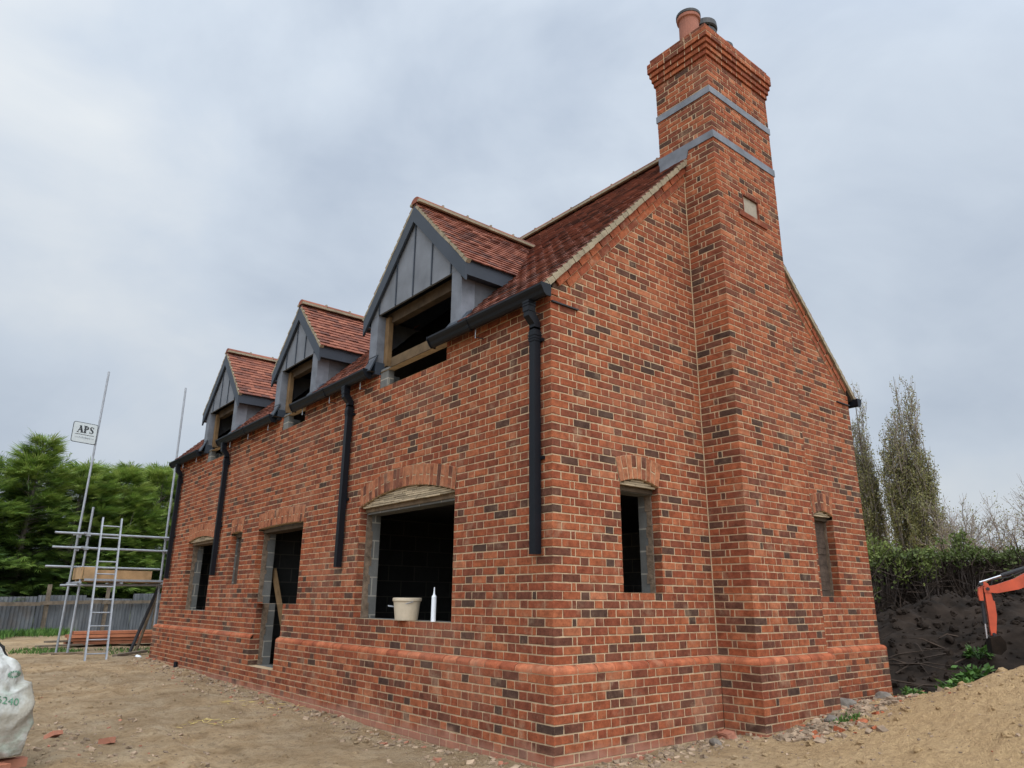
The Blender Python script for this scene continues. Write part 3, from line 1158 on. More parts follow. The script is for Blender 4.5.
def roof_iv2(k, s0):
    x = W - EAVE_X - s0 * S45
    iv = [(YV0, YV1)]
    if x < CX1 + .02:
        iv = subtract(iv, (-1, .37))
    return iv


tiles(mb, (W - EAVE_X, 0, ROOF0 + EAVE_X), FX, SU2, SN2, int(ROWLEN / GA), GA, roof_iv2, width=.33)
roof = mb.build('roof', M_TILE, house)
# underlay / deck under the tiles, pierced at the dormers
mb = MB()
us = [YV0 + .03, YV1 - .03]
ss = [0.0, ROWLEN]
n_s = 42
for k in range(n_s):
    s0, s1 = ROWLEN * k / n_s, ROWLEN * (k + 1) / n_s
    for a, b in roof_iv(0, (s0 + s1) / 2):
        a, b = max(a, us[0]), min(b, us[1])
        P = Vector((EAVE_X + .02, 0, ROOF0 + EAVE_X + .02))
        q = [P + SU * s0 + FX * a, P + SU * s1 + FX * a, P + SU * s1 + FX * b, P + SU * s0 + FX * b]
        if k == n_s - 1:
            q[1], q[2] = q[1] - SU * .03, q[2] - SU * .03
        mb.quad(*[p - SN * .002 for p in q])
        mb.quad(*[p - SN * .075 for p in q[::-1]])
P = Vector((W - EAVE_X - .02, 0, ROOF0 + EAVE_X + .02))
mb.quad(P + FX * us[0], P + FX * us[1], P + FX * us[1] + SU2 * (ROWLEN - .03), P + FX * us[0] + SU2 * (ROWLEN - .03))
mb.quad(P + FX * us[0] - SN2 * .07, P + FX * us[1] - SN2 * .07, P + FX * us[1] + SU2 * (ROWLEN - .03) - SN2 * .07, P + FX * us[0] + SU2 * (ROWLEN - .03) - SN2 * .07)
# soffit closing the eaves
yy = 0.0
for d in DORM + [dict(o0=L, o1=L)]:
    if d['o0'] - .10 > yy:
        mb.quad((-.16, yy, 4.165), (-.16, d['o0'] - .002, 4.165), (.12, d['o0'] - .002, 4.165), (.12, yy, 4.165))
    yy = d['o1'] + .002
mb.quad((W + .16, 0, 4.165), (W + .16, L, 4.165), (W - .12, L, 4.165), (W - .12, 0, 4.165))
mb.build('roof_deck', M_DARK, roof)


def ridge_tiles(mb, p, q, rad=.12, k=.8, m=0):
    """half-round ridge tiles with mortar joints"""
    p, q = Vector(p), Vector(q)
    d = q - p
    n = max(1, int(round(d.length / .45)))
    s = d.normalized().cross(Vector((0, 0, 1))).normalized()
    up = s.cross(d.normalized())
    for i in range(n):
        a, b = p + d * (i / n) + d.normalized() * .008, p + d * ((i + 1) / n) - d.normalized() * .008
        vs = []
        for e in (a, b):
            for j in range(9):
                t = math.pi * (j / 8) 
                vs.append(e + s * math.cos(t) * rad + up * (math.sin(t) * rad * k - .05))
        mb.add(vs, [(j, j + 1, 10 + j, 9 + j) for j in range(8)] + [tuple(range(9)), tuple(range(17, 8, -1))], m, rnd.random())
        if i < n - 1:
            mb.obox(b + d.normalized() * .008 + up * .0, d.normalized() * .012, s * rad * .72, up * .035, 1)
    for sg in (1, -1):
        mb.obox((p + q) / 2 + s * sg * rad * .86 - up * .05, d / 2, s * .020, up * .017, 1)


mb = MB()
ridge_tiles(mb, (RX, .42, RIDGE + .05), (RX, YV1, RIDGE + .05))
fix_normals(mb.build('ridge_tiles', [M_TILE, M_BUFF], roof))


def verge(mb, p, S, N, out, length, gauge=.1, h=.056, w=.05):
    """buff mortar edge with a tooth per tile course; out = direction out of the gable"""
    p, S, N, out = Vector(p), Vector(S), Vector(N), Vector(out)
    n = int(length / gauge)
    for k in range(n):
        a = p + S * (k * gauge)
        b = a + S * (gauge - .004)
        lo = -h + rnd.uniform(-.004, .004)
        t0, t1 = .019 - .006, -.004
        bk = -w
        vs = [a + N * lo, b + N * lo, b + N * t1, a + N * t0]
        oo = rnd.uniform(-.004, .004)
        vs = [v + out * oo for v in vs]
        vs2 = [v - out * w for v in vs]
        mb.add(vs + vs2, [(0, 1, 2, 3), (7, 6, 5, 4), (0, 4, 5, 1), (1, 5, 6, 2), (2, 6, 7, 3), (3, 7, 4, 0)], 0, rnd.random())


mb = MB()
vlen = (CX0 - EAVE_X) / S45
verge(mb, (EAVE_X, YV0 - .001, ROOF0 + EAVE_X), SU, SN, (0, -1, 0), vlen + .05)
fix_normals(mb.build('verge_mortar', M_BUFF, roof))
mb = MB()
verge(mb, (W - EAVE_X, YV0 - .001, ROOF0 + EAVE_X), SU2, SN2, (0, -1, 0), vlen - .02, h=.05)
fix_normals(mb.build('verge_mortar', M_BUFF, roof))
mb = MB()
verge(mb, (EAVE_X, YV1 + .001, ROOF0 + EAVE_X), SU, SN, (0, 1, 0), ROWLEN)
fix_normals(mb.build('verge_mortar', M_BUFF, roof))

# dormers -------------------------------------------------------------------
XF, XV = -.05, -.10
for d in DORM:
    c, h, za = d['c'], d['h'], d['za']
    ze = 5.02
    kk = (za - ze) / h
    sl = math.hypot(1, kk)
    dm = bpy.data.objects.new('dormer', None)
    COL.objects.link(dm)
    dm.location = (0, c, 4.3)
    dm.parent = house
    bpy.context.view_layer.update()
    dm.matrix_parent_inverse = Matrix.Identity(4)

    def sub(name, mbx, mats, fix=False, dm=dm, c=c):
        o = mbx.build(name, mats, None)
        o.parent = dm
        o.matrix_parent_inverse = Matrix.Translation((0, -c, -4.3))
        if fix:
            fix_normals(o)
        return o

    # tiled slopes
    mb = MB()
    for sg in (1, -1):
        vg = MB()
        S = Vector((0, -sg / sl, kk / sl))
        N = Vector((0, sg * kk / sl, 1 / sl))
        ln = h * sl
        U = Vector((1, 0, 0))

        def iv(k, s0, S=S):
            dy = h - s0 / sl
            z = za - kk * dy
            return [(XV, z - ROOF0 + .03)]

        ex = .03
        tiles(mb, Vector((0, c + sg * h, ze)) - S * ex, U, S, N, int((ln + ex) / GA) + 1, GA, iv, width=.165, lift=.019)
        verge(vg, Vector((XV - .001, c + sg * h, ze)) - S * ex, S, N, (-1, 0, 0), ln + ex, h=.035, w=.06)
        # deck
        a = Vector((XV + .02, c + sg * (h - .0), ze)) - N * .006
        b = Vector((XV + .02, c, za)) - N * .006
        c2 = Vector((za - ROOF0 + .05, c, za)) - N * .006
        d2 = Vector((ze - ROOF0 + .05, c + sg * h, ze)) - N * .006
        fa = MB()
        fa.prism([a, b, c2, d2], -N * .03)
        sub('roof_deck', fa, M_ANTH, True)
        fa = MB()
        # barge board
        w = .20
        p = Vector((XV, c + sg * (h - .01), ze - .045))
        q = Vector((XV, c, za - .045))
        down = Vector((0, 0, -w * sl * .78))
        fa.prism([p, q, q + down, p + down * .96], (.03, 0, 0))
        sub('barge_board', fa, M_ANTH, True)
        fa = MB()
        # eaves fascia and soffit
        y0, y1 = sorted((c + sg * (h - .035), c + sg * (h - .01)))
        x1 = ze - ROOF0 - .02
        fa.prism([(XV + .031, y0, ze - .19), (XV + .031, y0, ze - .012), (x1 + .06, y0, ze - .012), (x1 - .16, y0, ze - .19)], (0, y1 - y0, 0))
        sub('fascia_board', fa, M_ANTH, True)
        fa = MB()
        y0, y1 = sorted((c + sg * (h - .135), c + sg * (h - .036)))
        fa.box((XV + .031, y0, ze - .175), (x1 - .15, y1, ze - .155))
        sub('soffit_board', fa, M_ANTH)
        sub('verge_mortar', vg, M_BUFF, True)
    sub('dormer_roof', mb, M_TILE2)
    mb = MB()
    ridge_tiles(mb, (XV + .0, c, za + .055), (za - ROOF0 + .02, c, za + .055), rad=.105)
    sub('ridge_tiles', mb, [M_TILE2, M_BUFF], True)
    # zinc cladding with standing seams
    mb = MB()
    ho = h - .14
    zl = 4.97
    inner = lambda y: za - kk * abs(y - c) - .05
    wi = ho
    poly = [(XF, c - wi, zl), (XF, c + wi, zl), (XF, c + wi, inner(c + wi)), (XF, c, inner(c)), (XF, c - wi, inner(c - wi))]
    mb.prism(poly, (.03, 0, 0))
    step = .42
    y = -wi + (.22 if h > 1 else .16)
    while y < wi - .08:
        zt_ = inner(c + y) - .10
        if zt_ > zl + .05:
            mb.box((XF - .014, c + y - .009, zl + .004), (XF + .002, c + y + .009, zt_), 1)
        y += step if h > 1 else .36
    sub('gable_cladding', mb, [M_LEAD, M_ANTH], True)
    # posts and cheeks
    for sg in (1, -1):
        mb = MB()
        y0, y1 = sorted((c + sg * (ho - .20), c + sg * ho))
        mb.box((XF + .001, y0, 4.27), (.14, y1, zl - .003))
        sub('corner_post', mb, M_LEADL)
    for sg in (1, -1):
        mb = MB()
        y0, y1 = sorted((c + sg * (ho - .02), c + sg * (ho + .002)))
        xb = za - kk * ho - .05 - ROOF0
        mb.prism([(.141, y0, ROOF0 + .141 - .05), (.141, y0, zl + .02), (xb, y0, zl + .02), (zl - ROOF0 + .05, y0, zl)], (0, y1 - y0, 0))
        sub('cheek', mb, M_LEADD, True)
    # lead aprons at the foot of the posts
    for sg in (1, -1):
        mb = MB()
        y0, y1 = sorted((c + sg * (ho - .24), c + sg * (ho + .10)))
        if sg > 0:
            mb.prism([(XF - .11, y0, 4.16), (XF - .11, y1, 4.16), (XF + .02, y1, 4.34), (XF - .004, y1 - .12, 4.40), (XF - .004, y0, 4.40)], (.02, 0, .0))
            mb.box((XF - .02, y0, 4.13), (.12, y1 - .08, 4.30))
        else:
            mb.prism([(XF - .03, y0, 4.262), (XF + .09, y0, 4.42), (XF + .09, y1, 4.42), (XF - .03, y1, 4.262)], (-.012, 0, .016))
        sub('lead_apron', mb, M_ANTH, True)
    # timber framing inside the opening
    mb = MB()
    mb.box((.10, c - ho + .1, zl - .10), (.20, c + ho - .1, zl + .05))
    sub('head_beam', mb, M_SHADEW)
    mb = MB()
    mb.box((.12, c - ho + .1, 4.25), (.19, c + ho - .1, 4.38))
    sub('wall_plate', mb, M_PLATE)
    mb = MB()
    mb.box((.06, c + ho - .30, DORM_SILL + .32), (.125, c + ho - .205, zl - .02))
    sub('stud', mb, M_PINE)
    # block pier beside the brick reveal
    mb = MB()
    mb.box((.015, d['o1'] - .20, DORM_SILL + .003), (.10, d['o1'] - .003, 4.2))
    sub('block_pier', mb, M_BLOCK)

# gutters and downpipes ----------------------------------------------------
def gutter(y0, y1, x=-.09, sgn=-1, name='gutter'):
    mb = MB()
    prof = [(0, 4.195), (0, 4.10), (.025, 4.085), (.055, 4.085), (.075, 4.105), (.088, 4.135), (.105, 4.155), (.118, 4.178), (.118, 4.198), (.108, 4.198), (.106, 4.182), (.09, 4.165), (.07, 4.12), (.05, 4.10), (.02, 4.10), (.01, 4.11), (.01, 4.195)]
    poly = [(x + sgn * a, y0, z) for a, z in prof]
    mb.prism(poly, (0, y1 - y0, 0))
    # stop ends and unions
    for e, s in ((y0, -1), (y1, 1)):
        ya, yb = sorted((e, e + s * .012))
        mb.prism([(x + sgn * a, ya, z) for a, z in [(-.004, 4.20), (-.004, 4.08), (.06, 4.078), (.085, 4.1), (.122, 4.165), (.122, 4.202)]], (0, yb - ya, 0))
    k = y0 + 1.2
    while k < y1 - .5:
        mb.prism([(x + sgn * a, k, z) for a, z in [(-.0, 4.1), (.02, 4.079), (.06, 4.079), (.082, 4.1), (.095, 4.135), (.112, 4.155), (.124, 4.178), (.124, 4.2), (.1, 4.2), (.04, 4.15)]], (0, .06, 0))
        k += 2.1
    o = mb.build(name, M_GUT, house)
    fix_normals(o)
    k = y0 + .25
    while k < y1:
        mb = MB()
        mb.tube([(x + sgn * .012, k, 4.12), (x + sgn * .012, k, 3.985)], .006, 6)
        mb.tube([(x + sgn * .012, k, 4.0), (x + .095, k - .01, 4.0)], .006, 6, 1)
        k += .92
        mb.build('gutter_bracket', [M_STEEL, M_SLATE], o)
    return o


for y0, y1 in ((-.09, 1.87), (3.40, 5.76), (6.60, 9.22), (10.46, L + .06)):
    gutter(y0, y1)
gutter(-.09, L + .06, W + .09, 1)


def downpipe(y, zbot=1.70, w=.076):
    mb = MB()
    xo, xi = -.135, -.062
    hw = w / 2
    # outlet socket and offset
    mb.box((xo - hw - .006, y - hw - .006, 3.99), (xo + hw + .006, y + hw + .006, 4.10))
    for zz in (4.045, 4.075):
        mb.box((xo - hw - .011, y - hw - .011, zz), (xo + hw + .011, y + hw + .011, zz + .012))
    mb.prism([(xo - hw, y - hw, 4.0), (xo + hw, y - hw, 4.0), (xi + hw, y - hw, 3.90), (xi + hw, y - hw, 3.82), (xi - hw, y - hw, 3.82), (xi - hw, y - hw, 3.87), (xo - hw, y - hw, 3.94)], (0, w, 0))
    mb.box((xi - hw, y - hw, zbot), (xi + hw, y + hw, 3.84))
    mb.box((xi - hw - .006, y - hw - .006, 3.70), (xi + hw + .006, y + hw + .006, 3.80))
    for zz in (3.725, 3.755):
        mb.box((xi - hw - .011, y - hw - .011, zz), (xi + hw + .011, y + hw + .011, zz + .01))
    o = mb.build('downpipe', M_GUT, house)
    fix_normals(o)
    mb = MB()
    for zz in (3.70, 2.55):
        mb.box((-.026, y - hw - .035, zz), (-.002, y + hw + .035, zz + .03))
    mb.build('pipe_clip', M_GUT, o)
    return o


for y in (.165, 4.00, 8.93, 11.88):
    downpipe(y)

# small black pipe stub by the footing
mb = MB()
mb.tube([(-.10, 10.25, -.1), (-.10, 10.25, .17)], .035, 10)
tag(mb.build('pipe_stub', M_GUT), 'short black pipe stub sticking out of the ground against the front plinth', 'pipe')

# ------------------------------------------------------------------ things on the sills
zs = zb(5)
t = empty('bucket', (.055, 2.46, zs), 'cream plastic mortar tub standing on the large window sill', 'bucket')
mb = MB()
mb.lathe((.0, 0, 0), [(.001, 0), (.122, 0), (.126, .006), (.15, .20), (.158, .202), (.162, .21), (.162, .235), (.156, .24), (.148, .24), (.144, .21), (.118, .015), (.001, .012)], 28)
o = mb.build('tub', M_TUB, t)
mb = MB()
mb.tube([(-.02 + .15 * math.cos(a) * .0 - .10 * math.sin(a), .16 * math.cos(a), .20 - .035 * math.sin(a)) for a in [math.pi * k / 10 for k in range(11)]], .004, 6)
mb.obox((-.135, .115, .150), Vector((-.77, .63, .12)) * .034, Vector((.63, .77, 0)) * .008, (0, 0, .007))
mb.build('handle', M_STEEL, t)
t = empty('sealant_tube', (.06, 1.93, zs), 'white sealant cartridge standing upright on the large window sill', 'tube')
mb = MB()
mb.lathe((0, 0, 0), [(.001, 0), (.026, 0), (.026, .25), (.022, .26), (.012, .272), (.009, .29), (.001, .29)], 16)
mb.build('cartridge', M_WHITEP, t)
mb = MB()
mb.lathe((0, 0, .29), [(.009, 0), (.005, .06), (.001, .06)], 10)
mb.build('nozzle', M_WHITEP, t)

# plank leaning in the doorway
mb = MB()
mb.beam((.37, 6.18, .31), (.37, 7.17, 1.76), .10, .045, up=(1, 0, 0))
tag(mb.build('timber_plank', M_PINE), 'rough timber plank leaning inside the open doorway', 'plank')
# ledge stub tile on the left door ledge
mb = MB()
mb.box((.004, 6.82, zb(7) + .001), (.10, 7.03, zb(7) + .018))
tag(mb.build('loose_tile', M_REDBRICK), 'thin red tile lying on the brick ledge left of the doorway', 'tile')

# ------------------------------------------------------------------ ground


def axis(lo, hi, step, far, g=1.22):
    a = [lo]
    while a[-1] < hi:
        a.append(a[-1] + step)
    s = step
    while a[-1] < far:
        s *= g
        a.append(a[-1] + s)
    s = step
    b = []
    x = lo
    while x > -far:
        s *= g
        x -= s
        b.append(x)
    return b[::-1] + a


xs = axis(-5.2, 8.6, .07, 900)
ys = axis(-4.2, 15.0, .07, 900)
vs, fs = [], []
for y in ys:
    for x in xs:
        inside = .15 < x < W - .15 and .15 < y < L - .15
        vs.append((x, y, -.05 if inside else gz(x, y)))
nx = len(xs)
for j in range(len(ys) - 1):
    for i in range(nx - 1):
        fs.append((j * nx + i, j * nx + i + 1, (j + 1) * nx + i + 1, (j + 1) * nx + i))
me = bpy.data.meshes.new('ground')
me.from_pydata(vs, [], fs)
me.materials.append(M_GROUND)
me.polygons.foreach_set('use_smooth', [True] * len(fs))
g = bpy.data.objects.new('ground', me)
COL.objects.link(g)
tag(g, kind='structure')

# black soil mound behind the gable, right
CAMP = Vector((-4.352, -4.718, 1.306))
MU = Vector((.927, .375, 0))
MV = Vector((-.375, .927, 0))
MC = Vector((CAMP.x, CAMP.y, 0)) + MU * 17.3


def mound_h(a, b):
    """a across (towards/away from camera side), b along"""
    t = smooth01((a + 5.2) / 4.6) * (1 - .75 * smooth01((a - .6) / 4.6))
    e = smooth01((b + 9.5) / 5.0) * (1 - .78 * smooth01((b + 1.2) / 4.2))
    h = 1.5 * t * (.22 + .78 * e)
    h *= 1 + .18 * nz(a * .5, b * .5, 7)
    h += t * (.26 * nz(a * 1.1, b * 1.1, 1) + .20 * abs(nz(a * 2.6, b * 2.6, 2)) + .10 * abs(nz(a * 5, b * 5, 3)) + .055 * nz(a * 11, b * 11, 4) + .03 * nz(a * 23, b * 23, 5))
    return h


vs, fs = [], []
na, nb = 230, 420
for ia in range(na + 1):
    for ib in range(nb + 1):
        a = -5.6 + 11.2 * ia / na
        b = -14 + 28 * ib / nb
        a2 = a + .5 * nz(b * .35, 0, 11) + .2 * nz(b * 1.4, a, 12)
        p = MC + MU * a + MV * b
        vs.append((p.x, p.y, gz(p.x, p.y, False) - .10 + mound_h(a2, b)))
for ia in range(na):
    for ib in range(nb):
        q = ia * (nb + 1) + ib
        fs.append((q, q + 1, q + nb + 2, q + nb + 1))
me = bpy.data.meshes.new('soil_mound')
me.from_pydata(vs, [], [f[::-1] for f in fs])
me.materials.append(M_SOIL)
me.polygons.foreach_set('use_smooth', [True] * len(fs))
o = bpy.data.objects.new('soil_mound', me)
COL.objects.link(o)
tag(o, kind='structure')
mound_bvh = BVHTree.FromPolygons([Vector(v) for v in vs], [f[::-1] for f in fs])


def top_z(x, y):
    z = gz(x, y)
    h = mound_bvh.ray_cast(Vector((x, y, 20)), Vector((0, 0, -1)))
    if h[0] is not None:
        z = max(z, h[0].z)
    return z


# ------------------------------------------------------------------ rubble
def stone(mb, p, s, m=0, r=.5, flat=.6, rects=False):
    rot = Matrix.Rotation(rnd.uniform(0, 6.28), 3, 'Z') @ Matrix.Rotation(rnd.uniform(-.5, .5), 3, 'X') @ Matrix.Rotation(rnd.uniform(-.4, .4), 3, 'Y')
    a = [Vector((x, y, z)) for x in (-1, 1) for y in (-1, 1) for z in (-1, 1)]
    k = Vector((s * rnd.uniform(.6, 1.3), s * rnd.uniform(.5, 1.0), s * flat * rnd.uniform(.5, 1.0)))
    vs = [Vector(p) + rot @ Vector((v.x * k.x * rnd.uniform(.6, 1), v.y * k.y * rnd.uniform(.6, 1), v.z * k.z * rnd.uniform(.6, 1))) for v in a]
    mb.add(vs, [(0, 1, 3, 2), (4, 6, 7, 5), (0, 4, 5, 1), (2, 3, 7, 6), (0, 2, 6, 4), (1, 5, 7, 3)], m, r)


mb = MB()


def scatter(n, fx, smin, smax, pr=.12):
    for _ in range(n):
        x, y = fx()
        s = smin + (smax - smin) * rnd.random() ** 3
        m = 0 if rnd.random() > pr * .55 else 1
        stone(mb, (x, y, gz(x, y) + s * .12), s, m, rnd.random())


# foot of gable, chimney and right corner
scatter(1300, lambda: (rnd.uniform(.3, 6.3), -.1 - abs(rnd.gauss(0, .22)) - (CD if CX0 - .2 < 2.9 else 0) * 0), .006, .034, .18)
scatter(1700, lambda: (lambda x: (x, -.62 - abs(rnd.gauss(0, .28))))(rnd.uniform(2.2, 4.2)), .008, .055, .14)
scatter(1200, lambda: (lambda x: (x, -.1 - abs(rnd.gauss(0, .4))))(rnd.uniform(3.8, 7.4)), .008, .05, .2)
scatter(900, lambda: (-.10 - abs(rnd.gauss(0, .25)), rnd.uniform(0, 12)), .006, .04, .2)
scatter(1300, lambda: (rnd.uniform(-5, 0), rnd.uniform(-3, 13)), .004, .022, .12)
scatter(260, lambda: (rnd.gauss(-2.7, .4), rnd.gauss(3.7, 1.0)), .006, .035, .25)
scatter(900, lambda: (rnd.uniform(0, 6), rnd.uniform(-4, -.4)), .004, .022, .1)
fix_normals(tag(mb.build('rubble', [M_RUB, M_REDBRICK]), kind='stuff'))
mb = MB()
import bmesh
_b = bmesh.new()
bmesh.ops.create_icosphere(_b, subdivisions=2, radius=1)
ICO_V = [v.co.copy() for v in _b.verts]
ICO_F = [tuple(v.index for v in f.verts) for f in _b.faces]
_b.free()


def clod(mb, o, s, m=0):
    k = rnd.uniform(0, 50)
    mb.add([o + Vector((v.x, v.y, v.z * .7)) * s * (1 + .5 * nz(v.x * 1.6 + k, v.y * 1.6, v.z * 1.6) + .28 * nz(v.x * 4, v.y * 4 + k, v.z * 4)) for v in ICO_V], ICO_F, m, rnd.random())


def clods(n, fx, smax):
    for _ in range(n):
        x, y = fx()
        if -.1 < x < W and y > -.1:
            continue
        s = .008 + smax * rnd.random() ** 4
        clod(mb, Vector((x, y, gz(x, y) + s * .1)), s)


clods(500, lambda: (rnd.uniform(.5, 6.5), rnd.uniform(-4.5, -.5)), .04)
clods(160, lambda: (rnd.gauss(4.6, 1.0), rnd.gauss(-2.2, .8)), .06)
clods(900, lambda: (rnd.uniform(-4.5, -.1), rnd.uniform(-1, 12)), .032)
tag(mb.build('earth_clods', M_GROUND), kind='stuff')

# clods on the soil mound
mb = MB()
for _ in range(2600):
    a, b = rnd.uniform(-5.3, .8), rnd.uniform(-6, 7)
    p = MC + MU * a + MV * b
    s = .02 + .06 * rnd.random() ** 3
    o = Vector((p.x, p.y, top_z(p.x, p.y) + s * .15))
    k = rnd.uniform(0, 50)
    mb.add([o + v * s * (1 + .5 * nz(v.x * 1.6 + k, v.y * 1.6, v.z * 1.6) + .25 * nz(v.x * 4, v.y * 4 + k, v.z * 4)) for v in ICO_V], ICO_F, 0, rnd.random())
tag(mb.build('soil_clods', [M_SOIL]), kind='stuff')

# individual stones
for nm, lab, (x, y), s, mt in (('boulder', 'dark grey stone lying at the right foot of the chimney breast', (3.95, -.42), .12, M_ROCK),
                               ('boulder', 'pale grey stone lying in front of the chimney plinth among rubble', (2.95, -.80), .075, M_ROCK),
                               ('boulder', 'dark stone by the far right corner of the gable plinth', (5.2, -.30), .10, M_ROCK),
                               ('broken_brick', 'muddy broken brick wedged in the corner between gable and chimney breast', (2.03, -.22), .10, M_REDBRICK),
                               ('boulder', 'grey stone near the gable plinth left of the chimney', (1.75, -.30), .06, M_ROCK),
                               ('broken_brick', 'red broken brick on the bank below the black soil, nearer the house corner', (6.55, .55), .11, M_REDBRICK),
                               ('broken_brick', 'red broken brick on the bank below the black soil, farther right', (7.35, .15), .12, M_REDBRICK)):
    m = MB()
    z = top_z(x, y)
    for k in range(1):
        rot = Matrix.Rotation(rnd.uniform(0, 3), 3, 'Z') @ Matrix.Rotation(rnd.uniform(-.4, .4), 3, 'X')
        import bmesh
        bm = bmesh.new()
        if nm == 'boulder':
            bmesh.ops.create_icosphere(bm, subdivisions=3, radius=s)
            for v in bm.verts:
                f = 1 + .28 * nz(v.co.x * 9 / (s * 10) + x, v.co.y * 9 / (s * 10), v.co.z * 9 / (s * 10)) + .1 * nz(v.co.x * 40, v.co.y * 40, v.co.z * 40)
                v.co = rot @ Vector((v.co.x * f * 1.25, v.co.y * f * .9, v.co.z * f * .72))
        else:
            bmesh.ops.create_cube(bm, size=2)
            for v in bm.verts:
                v.co = Vector((v.co.x * s, v.co.y * s * .55, v.co.z * s * .36))
            bmesh.ops.bevel(bm, geom=list(bm.edges), offset=s * .08, segments=2, affect='EDGES')
            bmesh.ops.subdivide_edges(bm, edges=list(bm.edges), cuts=2)
            for v in bm.verts:
                e = max(0, v.co.x / s - .3)
                f = 1 + .12 * nz(v.co.x * 25, v.co.y * 25, v.co.z * 25)
                v.co = rot @ Vector((v.co.x * f - e * s * .5 * (1 + nz(v.co.y * 30, v.co.z * 30)), v.co.y * f, v.co.z * f))
        me = bpy.data.meshes.new(nm)
        bm.to_mesh(me)
        bm.free()
        me.materials.append(mt)
        o = bpy.data.objects.new(nm, me)
        COL.objects.link(o)
        o.location = (x, y, z + s * .25)
        tag(o, lab, 'stone' if nm == 'boulder' else 'brick')

# straw scraps on the yard
mb = MB()
for cx, cy, n in ((-1.42, 4.07, 26), (-.75, 5.3, 12), (-.35, 4.7, 10)):
    for _ in range(n):
        x, y = cx + rnd.gauss(0, .22), cy + rnd.gauss(0, .12)
        a = rnd.uniform(0, 6.28)
        l = rnd.uniform(.04, .12)
        z = gz(x, y) + .012
        mb.beam((x, y, z), (x + l * math.cos(a), y + l * math.sin(a), z + rnd.uniform(-.004, .012)), .008, .004)
tag(mb.build('straw', M_STRAW), kind='stuff')


# ------------------------------------------------------------------ plants
def leaf(mb, p, d, n, ln, w, m, r):
    d = d.normalized()
    s = d.cross(n)
    if s.length < 1e-4:
        s = d.orthogonal()
    s = s.normalized() * w * .5
    mb.add([p, p + d * ln * .5 + s, p + d * ln, p + d * ln * .5 - s], [(0, 1, 2, 3)], m, r)


def rv():
    return Vector((rnd.gauss(0, 1), rnd.gauss(0, 1), rnd.gauss(0, 1))).normalized()


def conifer(x, y, H, Rm, label, seed, tint=0.0, bare=.18):
    rnd.seed(seed)
    z0 = gz(x, y, False)
    t = empty('conifer_tree', (x, y, z0), label, 'tree', 'conifers behind the corrugated fence')
    tr = MB()
    lean = Vector((rnd.uniform(-.02, .02), rnd.uniform(-.02, .02), 1))
    tr.tube([lean * (H * k / 8) for k in range(9)], [max(.02, .17 * (1 - k / 8.3)) for k in range(9)], 7)
    lf = MB()
    nb = int(250 * H / 8)
    for b in range(nb):
        f = (b + rnd.random()) / nb
        z = H * (bare + (1 - bare) * f)
        prof = (min(1, (f + .12) / .3)) * (1 - f) ** .62
        ln = Rm * prof * rnd.uniform(.6, 1.2) + .2
        az = rnd.uniform(0, 6.283)
        up = rnd.uniform(.05, .35) + .8 * f * f
        o = Vector((math.cos(az), math.sin(az), 0))
        side = Vector((-o.y, o.x, 0))
        base = lean * z
        pts = []
        for k in range(5):
            s = k / 4
            pts.append(base + o * ln * s + Vector((0, 0, ln * (up * s - .30 * s * s))))
        if ln > .7 and b % 2 == 0:
            tr.tube(pts[:4], [.022, .018, .012, .007], 4)
        tone = rnd.gauss(0, .12)
        ns = int(8 + ln * 16)
        for k in range(ns):
            s = .15 + .85 * rnd.random() ** .7
            i = min(3, int(s * 4))
            p = pts[i].lerp(pts[i + 1], s * 4 - i)
            lat = rnd.gauss(0, 1)
            p = p + side * lat * (.10 + .16 * ln * (1.1 - s)) + Vector((0, 0, rnd.gauss(-.03, .05)))
            d = (o * rnd.uniform(.6, 1.1) + side * lat * .45 + Vector((0, 0, rnd.uniform(-.40, .25) + .5 * f)) + rv() * .22).normalized()
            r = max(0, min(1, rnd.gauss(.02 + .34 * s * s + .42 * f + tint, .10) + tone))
            nn_ = (rv() * .45 + Vector((0, 0, 1))).normalized()
            sd1 = d.cross(nn_).normalized()
            fl = rnd.uniform(.26, .52)
            for q in (-3, -2, -1, 0, 1, 2, 3):
                dq = d + sd1 * q * .26 + Vector((0, 0, -.07 * abs(q)))
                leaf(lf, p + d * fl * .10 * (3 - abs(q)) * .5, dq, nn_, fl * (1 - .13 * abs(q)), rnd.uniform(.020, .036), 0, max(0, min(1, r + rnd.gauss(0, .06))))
    # thin ragged leaders standing above the crown
    for k in range(13):
        a2 = rnd.uniform(0, 6.283)
        q = rnd.uniform(0, .85) * Rm
        b0 = lean * (H * (1 - .50 * (q / Rm) ** 1.6) - .25) + Vector((math.cos(a2) * q, math.sin(a2) * q, 0))
        hh = rnd.uniform(.35, .95)
        tip = b0 + Vector((rnd.gauss(0, .14), rnd.gauss(0, .14), hh))
        tr.tube([b0, tip], [.012, .004], 4)
        for w in range(int(16 * hh) + 5):
            f = rnd.random()
            d = rv() * .8 + Vector((0, 0, .45))
            leaf(lf, b0.lerp(tip, f), d, rv(), rnd.uniform(.12, .34) * (1.15 - f * .75), rnd.uniform(.018, .035), 0, max(0, min(1, rnd.gauss(.5 + tint, .14))))
    o1 = tr.build('trunk', M_BARK, t)
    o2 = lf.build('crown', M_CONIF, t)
    return t


